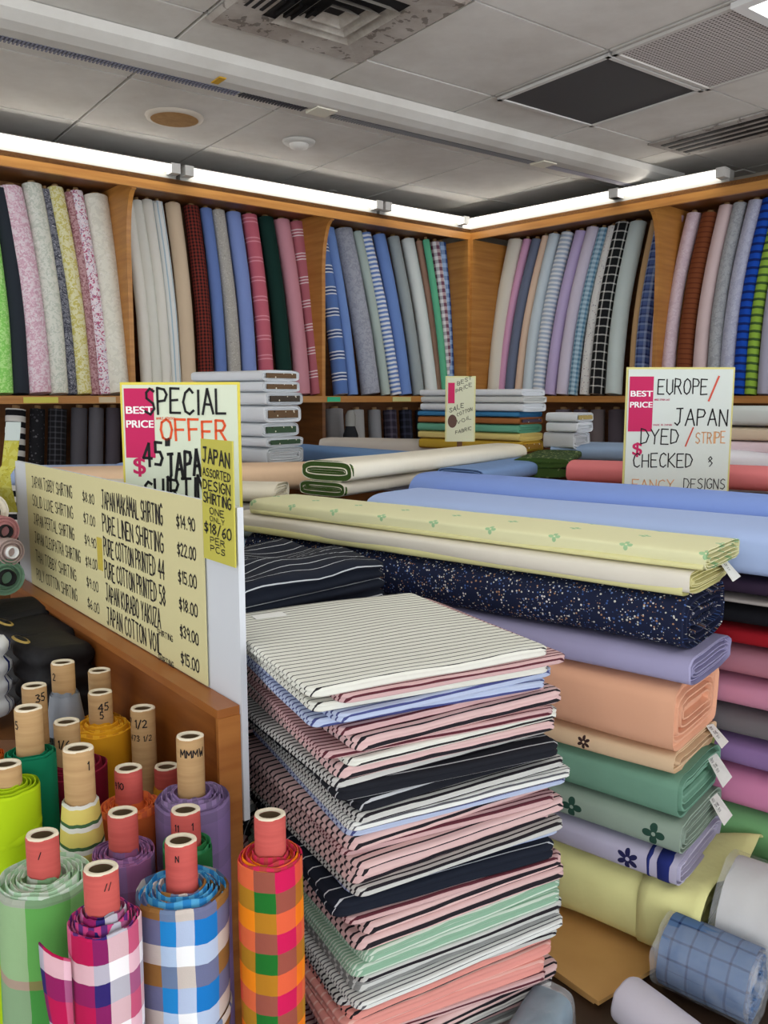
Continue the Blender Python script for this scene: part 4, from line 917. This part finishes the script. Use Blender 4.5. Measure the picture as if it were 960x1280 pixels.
# ================================================================== MIDDLE TABLE GOODS
T2 = 1.187
GM = 'bolts on the middle table'
def lb(a, b, w_, h, mat, lab, seed, n=3.5, base=None, **k):
    A = aty(*a); B = aty(*b); zt = (A.z+B.z)/2; z0 = zt-h if base is None else base
    A.z = B.z = z0; return bolt(A, B, w_, h, mat, lab, GM, n, seed, **k)
def green_end(rt, L, w_=.2, h=.07):
    mb = roll_mesh(.012, w_/2*1.01, h/2*1.02, 3.5, 36, 2, .02, 0, 3, False, False); mb.build('selvedge_end', dots((58, 84, 34), ((206, 210, 150), (30, 44, 20), (150, 170, 90)), 90, .5), rt)['label'] = 'green and black printed selvedge'
lb((40, 588, 2.62), (468, 574, 2.95), .22, .085, plain((240, 206, 172)), 'long peach bolt on the middle table behind the offer sign', 201, e1=True)
lb((408, 579, 2.5), (632, 552, 3.45), .19, .06, plain((236, 230, 212)), 'cream bolt with a green printed end, in the middle of the table', 202, extra=lambda r, L: green_end(r, L, .19, .06), e1=True)
lb((402, 602, 2.5), (640, 572, 3.45), .18, .045, plain((214, 206, 190)), 'thin cream bolt lying under the one with the green printed end', 203, extra=lambda r, L: green_end(r, L, .18, .045), e1=True)
lb((372, 551, 3.95), (525, 571, 3.35), .18, .075, plain((112, 150, 198)), 'steel blue bolt behind the cream one', 204, e0=True, e1=True)
lb((410, 545, 4.15), (640, 553, 3.8), .2, .09, plain((212, 204, 194)), 'beige grey bolt behind the steel blue one', 205, e1=True)
lb((150, 580, 3.2), (262, 577, 3.2), .2, .06, plain((150, 176, 226)), 'pale blue bolt beside the white wrapped stack', 206, e1=True)
lb((20, 585, 3.1), (150, 578, 3.15), .15, .07, plain((170, 190, 228)), 'light blue bolt left of the offer sign', 207, e0=True, e1=True)
lb((575, 589, 2.8), (668, 568, 3.3), .18, .06, plain((120, 150, 196)), 'dusky blue bolt left of the green-ended pair', 208, e1=True)
for k, (v, zz) in enumerate(((572, .0), (584, -.036))):
    lb((676, 571, 3.1), (698, 556, 3.6), .2, .035, dots((50, 76, 34), ((206, 210, 150), (30, 44, 20), (150, 170, 90)), 90, .5), ('upper' if k == 0 else 'lower')+' of two thin bolts with dark green printed ends', 209+k, base=aty(676, 571, 3.1).z-.04-.036*k, extra=lambda r, L: green_end(r, L, .2, .035), e1=True)
lb((716, 572, 3.06), (1010, 588, 2.72), .16, .08, plain((224, 128, 130)), 'coral pink bolt running behind the checked-fabric sign', 212, n=2.6, e1=True)
lb((690, 556, 3.75), (880, 552, 3.6), .3, .08, plain((146, 168, 196)), 'grey blue flat bolt behind the coral pink one', 213, e1=True)
lb((790, 560, 3.3), (980, 562, 3.15), .2, .09, plain((220, 220, 226)), 'white bolt right of the checked-fabric sign', 218, e1=True)
# left-hand pile behind the dark stack (ends showing)
for k, (v, h, c, lab) in enumerate(((612, .05, (232, 224, 204), 'cream bolt top of the small pile left of the navy bolt'), (634, .045, (172, 168, 160), 'taupe bolt in the small pile left of the navy bolt'), (650, .035, (44, 50, 66), 'dark navy bolt in the small pile left of the dotted one'), (664, .04, (140, 154, 150), 'grey green bolt in the small pile left of the navy bolt'), (680, .06, (150, 176, 206), 'light blue bolt low in the small pile left of the navy bolt'))):
    z1 = yv_ = EYE+ray(320, [606, 630, 648, 660, 675, 700][k]).z*(2.4/ray(320, 630).y); z0 = EYE+ray(320, [606, 630, 648, 660, 675, 700][k+1]).z*(2.4/ray(320, 630).y)
    A = Vector((-.30, 2.47, z0)); B = Vector((-.85, 2.56, z0)); bolt(A, B, .16, z1-z0, plain(c), lab, 'bolts of the small pile', 3, 220+k, e0=True, e1=True)
zb = z0
bolt(Vector((-.32, 2.47, TZ)), Vector((-.85, 2.56, TZ)), .16, zb-TZ, plain((90, 96, 110)), 'thick slate bolt at the bottom of the small pile', 'bolts of the small pile', 6, 230, e1=True)

# folded stacks
def stack_at(u, Y, rows, L, Wd_, group, base_v=None):
    """rows listed from the top: (top image row, bottom image row, cloth, label, printed strip colour or None)"""
    for i, (v0, v1, mt, lab, strip) in enumerate(rows):
        c0 = aty(u, v1, Y); z1 = aty(u, v0, Y).z; z0 = c0.z; h = z1-z0
        A = c0+PW*(Wd_/2); A.z = z0; off = PD*random.Random(i+int(u)).uniform(-.015, .015); A += off
        ex = None
        if strip:
            def ex(rt, LL, h=h, strip=strip):
                m2 = MB(); m2.box((0, .0, -.004), (Wd_*.78, h*.45, .006)); o2 = m2.build('printed_strip', dots(strip, ((226, 220, 200), (60, 50, 40), strip), 70, .45), rt, (0, 0, 0), .002); o2['label'] = 'printed band on the folded end'
        bolt(A, A+PD*L, Wd_, h, mt, lab, group, 5, 300+i+int(u), extra=ex, e1=True, name='folded_fabric', wob=.02, core=.2, jag=.004)
WHc = plain((222, 226, 230), .45, .4)
br, gr = (104, 82, 60), (60, 84, 62)
stack_at(330, 3.22, [(462, 476, WHc, 'white plastic-wrapped folded cloth with brown band, topmost of the tall white stack', br), (476, 490, WHc, 'white wrapped folded cloth with brown band, second from top of the tall white stack', br), (490, 507, WHc, 'white wrapped folded cloth with dark band, third from top of the tall white stack', (70, 62, 54)),
    (507, 529, WHc, 'thick white wrapped folded cloth with brown band, fourth from top of the white stack', br), (529, 547, WHc, 'white wrapped folded cloth with thin green band, fifth from top of the white stack', gr), (547, 560, WHc, 'white wrapped folded cloth with green band, sixth from top of the white stack', gr), (560, 582, plain((206, 212, 216), .4, .4, 2.0), 'crumpled plastic-wrapped white cloth at the bottom of the tall white stack', None)], .42, .2, 'folded cloths of the tall white stack')
stack_at(650, 3.5, [(486, 495, WHc, 'white wrapped folded cloth on top of the colourful stack', None), (495, 504, plain((206, 208, 206), .5), 'pale grey wrapped cloth second from top of the colourful stack', None), (504, 515, WHc, 'white wrapped folded cloth just above the blue one in the colourful stack', None), (515, 522, plain((62, 128, 176)), 'blue folded cloth in the colourful stack', None), (522, 531, plain((164, 104, 58)), 'brown folded cloth in the colourful stack', (70, 56, 70)),
    (531, 542, plain((110, 178, 150)), 'mint folded cloth in the colourful stack', None), (542, 552, plain((226, 206, 130)), 'pale yellow folded cloth in the colourful stack', None), (552, 566, plain((206, 170, 60)), 'mustard folded cloth at the bottom of the colourful stack', (150, 110, 40))], .52, .2, 'folded cloths of the colourful stack')
stack_at(718, 3.55, [(516, 528, WHc, 'white folded towel with a gold emblem, top of the pair', (170, 150, 90)), (528, 541, WHc, 'white folded towel, second beside the colourful stack', None), (541, 562, plain((204, 206, 210), .35, .5, 2.0), 'plastic-wrapped crumpled white cloth under the towels', None)], .14, .16, 'white towels beside the colourful stack')
stack_at(1010, 3.0, [(508, 534, plain((196, 204, 200)), 'grey folded cloth with dark green edge right of the sign, topmost', (40, 60, 44)), (536, 554, plain((206, 190, 166)), 'beige folded cloth right of the sign', None), (554, 570, plain((226, 208, 214)), 'pale pink folded cloth right of the sign', None), (570, 586, plain((40, 84, 180)), 'royal blue folded cloth right of the sign', None)], .36, .2, 'folded cloths right of the sign')

# ================================================================== LEFT CORNER: black bags, roll ends
table([(-1.3, 1.66), (-.62, 1.66), (-1.02, 2.2), (-1.3, 2.2)], .80, OAKDARK, 'low dark wooden table left of the partition')
def lying(A, B, r, mat, lab, seed, cc=(30, 28, 28)):
    A, B = Vector(A), Vector(B); Mx = axis_matrix(A, B-A); rt = empty('fabric_roll', None, lab, 'fabric roll', 'rolls lying at the left edge', Mx)
    roll_mesh((B-A).length, r, r, 2, 22, 8, .02, 0, seed, True, True, .42, 5, .003).build('fabric', mat, rt)
    mb = MB(); n_ = 16; rows = [[(rr*math.cos(2*math.pi*k/n_), rr*math.sin(2*math.pi*k/n_), zz) for k in range(n_)] for rr, zz in ((r*.45, .03), (r*.45, -.012), (r*.36, -.012), (r*.34, .05))]
    mb.grid(rows, [[(0, 0)]*(n_+1)]*4); mb.poly(rows[-1]); mb.build('core_tube', paint(cc, .8), rt)
for u, v, Y, r, mt, lab, cc in ((6, 664, 2.02, .036, plain((176, 124, 124)), 'pinkish rose roll lying with its hollow end towards us', (24, 22, 22)), (14, 690, 1.99, .032, plain((170, 150, 144)), 'grey roll lying with a white core end at the left edge', (226, 226, 224)), (8, 722, 1.98, .044, plain((104, 136, 112)), 'green roll lying with a black core end at the left edge', (20, 20, 20)), (-12, 640, 2.05, .045, plain((226, 220, 206)), 'cream roll lying uppermost at the left edge', (60, 54, 50))):
    P = aty(u, v, Y); lying(P, P+Vector((-.45, .42, .0)), r, mt, lab, int(u+50), cc)
BLK = plain((22, 21, 24), .6, .3)
def softbag(u, v, Y, w_, d_, h, lab, rot, name='folded_garment', mat=BLK, emb=True, cat='garment'):
    P = aty(u, v, Y); P.z -= h; rt = empty(name, P, lab, cat, 'black garments on the low table')
    mb = slab_mesh(w_, d_, h, 4, .03, u*.1, .0, 0, 0, 8, .007); ob = mb.build('cloth', mat, rt); ob.rotation_euler.z = rot
    if emb:
        m2 = MB(); n_ = 14; rows = []
        for k in range(n_): t = 2*math.pi*k/n_; rows.append([Vector((-.02+.03*math.cos(t)*1.4, -.06+.012*math.sin(t), h+.009)), Vector((-.02+.024*math.cos(t)*1.4, -.06+.007*math.sin(t), h+.012))])
        rows.append(rows[0]); m2.grid(rows, [[(0, 0), (1, 0)]]*len(rows), closed=False); o2 = m2.build('gold_emblem', paint((176, 150, 80), .5), rt); o2.rotation_euler.z = rot; o2['label'] = 'gold oval emblem'
    return rt
softbag(66, 800, 1.77, .17, .13, .18, 'black folded garment with a gold emblem beside the partition', -.8)
softbag(44, 779, 1.90, .2, .15, .17, 'black folded garment behind the first one at the partition', -.8)
softbag(10, 757, 2.04, .2, .16, .17, 'black folded garment with a pale trim, furthest back', -.75, emb=False)
softbag(-24, 797, 1.73, .1, .1, .17, 'white folded cloth at the left photo edge among black garments', -.6, mat=hstripe(((3, (226, 228, 232)), (1, (30, 40, 110))), .06), emb=False, name='folded_cloth', cat='folded fabric')

# ================================================================== STANDING ROLLS IN FRONT
GF = 'standing rolls in front'
def stand(name, x, y, ztop, zsh, r, mat, tube, lab, seed, tube_r=.0215, shoulder=.02, marks=None, top_r=None, core=.42, rings=8, jag=.007, tilt=(0, 0), bump=None, nl=26, zb=0.0, edge=None, seg=30):
    Mx = Matrix.Translation((x, y, zb)) @ Matrix.Rotation(tilt[0], 4, 'Y') @ Matrix.Rotation(tilt[1], 4, 'X')
    rt = empty('fabric_roll', None, lab, 'fabric roll', GF, Mx)
    H = zsh-zb
    tp = (lambda t: (1 if t < .9 else 1-(1-top_r/r)*((t-.9)/.1)**1.4)) if top_r else None
    tr_ = top_r or r
    roll_mesh(H, r, r*.97, 2.0, seg, nl, .045, 0, seed, False, True, max(.3, tube_r/tr_*.98), rings, jag, taper=tp, drum=shoulder).build('fabric', mat, rt)
    if edge:
        # loose frayed windings showing at the top
        mb = MB(); rr = tr_*.97; rnd = random.Random(seed)
        k = 0
        while rr > tube_r*1.12:
            n_ = 40; rows = []; z_ = H+shoulder*(1-rr/tr_)+rnd.uniform(-.004, .008)
            for i in range(n_+1):
                t = 2*math.pi*i/n_; q_ = rr*(1+.05*noise.noise(Vector((math.cos(t), math.sin(t), k*3.3+seed))))-rr*.06*i/n_; dz = .006*noise.noise(Vector((math.cos(t)*1.5, math.sin(t)*1.5, k+seed*2)))
                rows.append([(q_*math.cos(t), q_*math.sin(t)*.97, H-.02), (q_*1.0*math.cos(t), q_*math.sin(t)*.97, z_+dz), ((q_-.0016)*math.cos(t), (q_-.0016)*math.sin(t)*.97, z_+dz), ((q_-.0016)*math.cos(t), (q_-.0016)*math.sin(t)*.97, H-.02)])
            mb.grid(rows, [[(i*.01, 0), (i*.01, .02), (i*.01, .021), (i*.01, .04)] for i in range(n_+1)], closed=False)
            rr -= .006+rnd.uniform(0, .003); k += 1
        mb.build('loose_winding', edge, rt)
    ht = ztop-zb
    pipe_mesh(tube_r, tube_r*.75, H-.05, ht).build('cardboard_tube', tube, rt)
    rim_mesh(tube_r, tube_r*.70, ht, .004).build('tube_rim', RIM, rt)
    bore_mesh(tube_r*.72, ht-.003, .12).build('tube_bore', INSIDE, rt)
    if marks:
        Mt = None; mb = MB()
        for txt, z_, h_, a0 in marks:
            # letters wrapped round the tube, facing the viewer
            tmp = MB(); strokes(tmp, Matrix.Identity(4), txt, 0, 0, h_, .6, .16, .2, 0, .05, 0, 0)
            wd = max(p[0] for p in tmp.v)
            for fidx, f_ in enumerate(tmp.f):
                pts = []
                for i in f_:
                    px, py, _ = tmp.v[i]; t = a0+(px-wd/2)/tube_r; R_ = tube_r*1.012; pts.append((R_*math.cos(t), R_*.85*math.sin(t)-.0003, ht-z_+py))
                mb.poly(pts)
        mb.build('lettering', INK, rt)
    return rt, Mx, H
def zrow(x, y, v): r = ray(480, v); return EYE+r.z*(y/r.y)
ck = {
 'rainbow': check(((2, (240, 140, 10)), (2, (30, 110, 36)), (2, (210, 20, 84)), (1, (244, 110, 20))), .105, ((2, (244, 132, 10)), (2, (20, 108, 36)), (2, (204, 20, 84))), .088),
 'blue': check(((1.3, (244, 246, 246)), (2, (20, 120, 196)), (2, (150, 108, 56)), (1.2, (40, 150, 216))), .118, ((1.6, (244, 246, 248)), (2, (14, 116, 196)), (1.8, (146, 104, 54))), .095),
 'magenta': check(((1.4, (246, 242, 244)), (2, (226, 120, 156)), (2, (190, 14, 76)), (1, (50, 34, 108))), .115, ((1.6, (244, 238, 242)), (2, (176, 12, 76)), (1.8, (40, 30, 102))), .088),
 'palegreen': check(((3, (120, 176, 110)), (2, (170, 176, 160)), (2, (60, 140, 60))), .2, ((3, (120, 186, 96)), (2, (150, 158, 142)), (2, (74, 150, 66)), (.4, (170, 110, 90))), .25),
 'mauve': check(((1, (150, 110, 160)), (1, (176, 96, 140))), .08, ((1, (140, 104, 156)), (1, (110, 80, 120))), .08),
 'green': plain((44, 122, 66)), 'lavender': check(((1, (150, 124, 176)), (1, (128, 110, 150))), .09, ((2, (146, 120, 174)), (1, (128, 108, 150))), .08),
 'orange': plain((222, 112, 56)), 'yellowsmall': hstripe(((1, (226, 160, 50)), (1, (120, 80, 150)), (1, (214, 60, 120))), .08), 'kraft178': plain((54, 44, 74)), 'kraft97': hstripe(((3, (232, 214, 116)), (1, (236, 236, 226)), (.7, (70, 110, 70))), .035),
 'maroon': plain((130, 24, 50)), 'gold': plain((222, 160, 30)), 'teal': plain((16, 128, 92)), 'kraft42': plain((70, 80, 78)), 'grey': plain((146, 154, 166), .4, .4), 'kraft124': plain((206, 150, 40)), 'lime': plain((176, 206, 20)),
}
def edgec(c1, c2): return vstripe(((1, c1), (1, c2)), .03)
FR = [ # key, x, y, ztop row, shoulder row, r, tube, label, kwargs
 ('blue', -.275, 1.072, 1050, 1112, .061, 'r', 'blue, brown and white checked roll with a red tube, in the front row', dict(edge=edgec((84, 168, 216), (40, 130, 196)), shoulder=.012, marks=[('N', .022, .008, -1.6)])),
 ('magenta', -.352, .98, 1085, 1150, .044, 'r', 'magenta, navy and white checked roll with a red tube and a loose flap', dict(edge=edgec((190, 60, 120), (90, 40, 110)), shoulder=.03, marks=[('//', .02, .008, -.9)])),
 ('palegreen', -.457, 1.06, 1043, 1100, .061, 'r', 'pale green checked wide roll at the lower left photo edge', dict(edge=edgec((170, 206, 172), (200, 216, 200)), shoulder=.02, marks=[('/', .025, .008, -1.4)])),
 ('rainbow', -.155, 1.08, 1018, 1070, .044, 'r', 'orange, green and magenta madras roll beside the striped stack', dict(edge=edgec((206, 40, 80), (180, 60, 60)), shoulder=.004)),
 ('mauve', -.381, 1.16, 1015, 1064, .045, 'r', 'mauve checked roll with a red tube behind the magenta one', dict(edge=edgec((160, 110, 160), (130, 90, 140)), shoulder=.012)),
 ('green', -.291, 1.167, 1012, 1060, .036, 'r', 'dark green small roll with a red tube behind the blue checked one', dict(edge=edgec((40, 130, 80), (60, 140, 90)), marks=[('11', .025, .01, -2.0), ('1', .025, .01, -.9)])),
 ('lavender', -.303, 1.259, 920, 1000, .058, 'k', 'lavender checked roll with a long kraft tube close to the partition end', dict(edge=edgec((156, 132, 180), (130, 112, 150)), marks=[('MMMW', .028, .012, -1.2)])),
 ('orange', -.406, 1.273, 960, 1010, .047, 'r', 'orange roll with a scribbled red tube', dict(edge=edgec((226, 116, 60), (206, 96, 60)), marks=[('910', .028, .011, -2.1)])),
 ('yellowsmall', -.384, 1.417, 958, 985, .024, 'r', 'thin roll with a red tube half hidden behind the lavender one', dict()),
 ('kraft178', -.434, 1.457, 885, 995, .027, 'k', 'dark violet roll with a long numbered kraft tube against the partition', dict(marks=[('7 1/2', .03, .014, -1.9), ('473 1/2', .055, .010, -1.6)], tube_r=.022)),
 ('kraft97', -.455, 1.197, 935, 1000, .033, 'k', 'yellow, white and green ringed narrow roll with a kraft tube', dict(top_r=.0255, marks=[('1', .03, .012, -.6)], tube_r=.0225, shoulder=.0)),
 ('maroon', -.538, 1.37, 902, 958, .061, 'k', 'maroon wide roll with a numbered kraft tube', dict(marks=[('7 1/6', .04, .013, -1.9)], shoulder=.008)),
 ('gold', -.518, 1.482, 865, 910, .053, 'k', 'golden yellow roll with a kraft tube beside the partition', dict(marks=[('45', .03, .014, -1.0), ('5', .045, .012, -1.2)], edge=edgec((226, 170, 40), (206, 140, 30)))),
 ('teal', -.564, 1.284, 885, 940, .038, 'k', 'teal green roll with a kraft tube', dict(marks=[('5', .03, .012, -2.2)], shoulder=.004)),
 ('kraft42', -.624, 1.45, 857, 935, .036, 'k', 'slate green roll with a kraft tube behind the teal one', dict(marks=[('35', .025, .014, -.7)])),
 ('grey', -.603, 1.532, 828, 868, .038, 'k', 'silver grey plastic-wrapped roll with a kraft tube', dict(marks=[('2', .03, .012, -2.1)], top_r=.026)),
 ('kraft124', -.558, 1.598, 838, 900, .04, 'k', 'amber roll with a kraft tube furthest back beside the partition', dict()),
 ('lime', -.562, 1.194, 955, 985, .044, 'k', 'lime green crumpled roll at the left photo edge', dict(shoulder=.006)),
]
for i, (key, x, y, vt, vs, r, tb, lab, kw) in enumerate(FR):
    rt, Mx, H = stand(key, x, y, zrow(x, y, vt), zrow(x, y, vs), r, ck[key], REDTUBE if tb == 'r' else KRAFT, lab, 11*i+1, **kw)
    if key == 'magenta':
        # loose flap of cloth standing off to the left
        mb = MB(); rows = []; uvs = []
        for k in range(9):
            t = k/8; z_ = H*1.0-.03-.2*t
            a = Vector((-.030, -.034, z_)); b = Vector((-.075+.045*t**1.5, -.018-.03*t, z_+.012*(1-t)))
            rows.append([a.lerp(b, q_/4)+Vector((0, -.006*math.sin(q_/4*math.pi), 0)) for q_ in range(5)]); uvs.append([(.05+q_*.014, z_) for q_ in range(5)])
        mb.grid(rows, uvs, closed=False); ob = mb.build('loose_flap', ck['magenta'], rt); mo = ob.modifiers.new('Solidify', 'SOLIDIFY'); mo.thickness = .002
    if key in ('blue', 'lime'):
        # waist fold where the outer winding is tucked
        mb = MB(); zf = {'blue': H-.185, 'rainbow': H-.10, 'lime': H-.07}[key]
        n_ = 36; rows = []; uvs = []
        for rr, dz in ((1.0, -.006), (1.03, -.003), (1.035, .004), (1.0, .008)):
            rows.append([(r*rr*math.cos(t), r*rr*.97*math.sin(t), zf+dz+.012*math.sin(t*1.0+1)) for t in [2*math.pi*q_/n_ for q_ in range(n_)]]); uvs.append([(q_/n_*2*math.pi*r, zf+dz) for q_ in range(n_+1)])
        mb.grid(rows, uvs); mb.build('tucked_fold', ck[key], rt)
# two half-seen rolls at the very left edge
stand('x', -.71, 1.36, zrow(0, 1.36, 822), zrow(0, 1.36, 895), .044, plain((96, 60, 110)), KRAFT, 'purple roll with a tall kraft tube at the left photo edge', 301)
stand('x', -.645, 1.29, zrow(0, 1.29, 918), zrow(0, 1.29, 945), .034, plain((226, 110, 40)), KRAFT, 'orange small roll cut off by the left photo edge', 302)

# ================================================================== BOTTOM RIGHT CORNER
# cardboard sheets under the yellow bolt
zc = Z[-1]
for k in range(2):
    zz = zc-.001-.010*k
    c = [atz(690+6*k, 1140, zz), atz(838-18*k, 1198+6*k, zz), atz(748-6*k, 1252-2*k, zz), atz(676-6*k, 1200, zz)]
    c[0] = PP(.36, .05, 0); 
    q_ = [Vector((p.x, p.y, 0)) for p in (c[3], c[2], c[1], PP(.0, .16, 0), PP(.4, .16, 0))]
    mb = MB(); mb.prism([p+Vector((0, 0, zz-.008)) for p in q_], [p+Vector((0, 0, zz)) for p in q_])
    ob = mb.build('cardboard_sheet', CARDBOARD, None, q_[0]+Vector((0, 0, zz-.008))); tag(ob, ('upper' if k == 0 else 'lower')+' brown cardboard sheet sticking out under the yellow bolt', 'cardboard', 'cardboard sheets under the pile')
# support block under the sheets
def wrap_roll(A, B, r, mat, lab, seed, film=True, cc=(150, 140, 120), group='wrapped rolls on the low platform', n=2):
    A, B = Vector(A), Vector(B); Mx = axis_matrix(A, B-A); rt = empty('wrapped_roll', None, lab, 'fabric roll', group, Mx); L = (B-A).length
    roll_mesh(L, r, r*.96, n, 30, 12, .04, 0, seed, True, True, .3, 9, .005).build('fabric', mat, rt)
    if film:
        roll_mesh(L+.02, r*1.06, r*1.03, n, 36, 16, .05, 0, seed+5, True, True, .1, 7, .008).build('plastic_wrap', clear_film(), rt).location.z = -.01
    return rt
def floorpt(u, v, r): return atz(u, v, TZ+r*1.08)
q_ = floorpt(945, 1232, .066); wrap_roll(q_, q_+Vector((-.115, .10, 0)), .064, check(((4, (92, 122, 164)), (.6, (24, 44, 88))), .034, ((4, (84, 116, 160)), (.6, (24, 44, 88))), .034), 'blue checked roll wrapped in clear plastic, lower right', 401)
q_ = PP(-.09, .10, TZ+.11); wrap_roll(q_+PD*-.3, q_, .1, plain((206, 206, 206), .4, .4), 'thick white roll in plastic behind the blue checked one', 402)
q_ = floorpt(880, 1325, .042); q2_ = floorpt(800, 1262, .042); wrap_roll(q_, q2_+(q2_-q_)*.2, .042, plain((206, 202, 214), .5, .3), 'lilac white roll lying in front of the cardboard sheets', 403, film=False)
q_ = floorpt(650, 1330, .045); wrap_roll(q_, q_+Vector((.07, .12, 0)), .04, plain((112, 136, 152), .5, .3), 'slate blue wrapped cloth at the foot of the striped stack', 404, film=True, n=3)
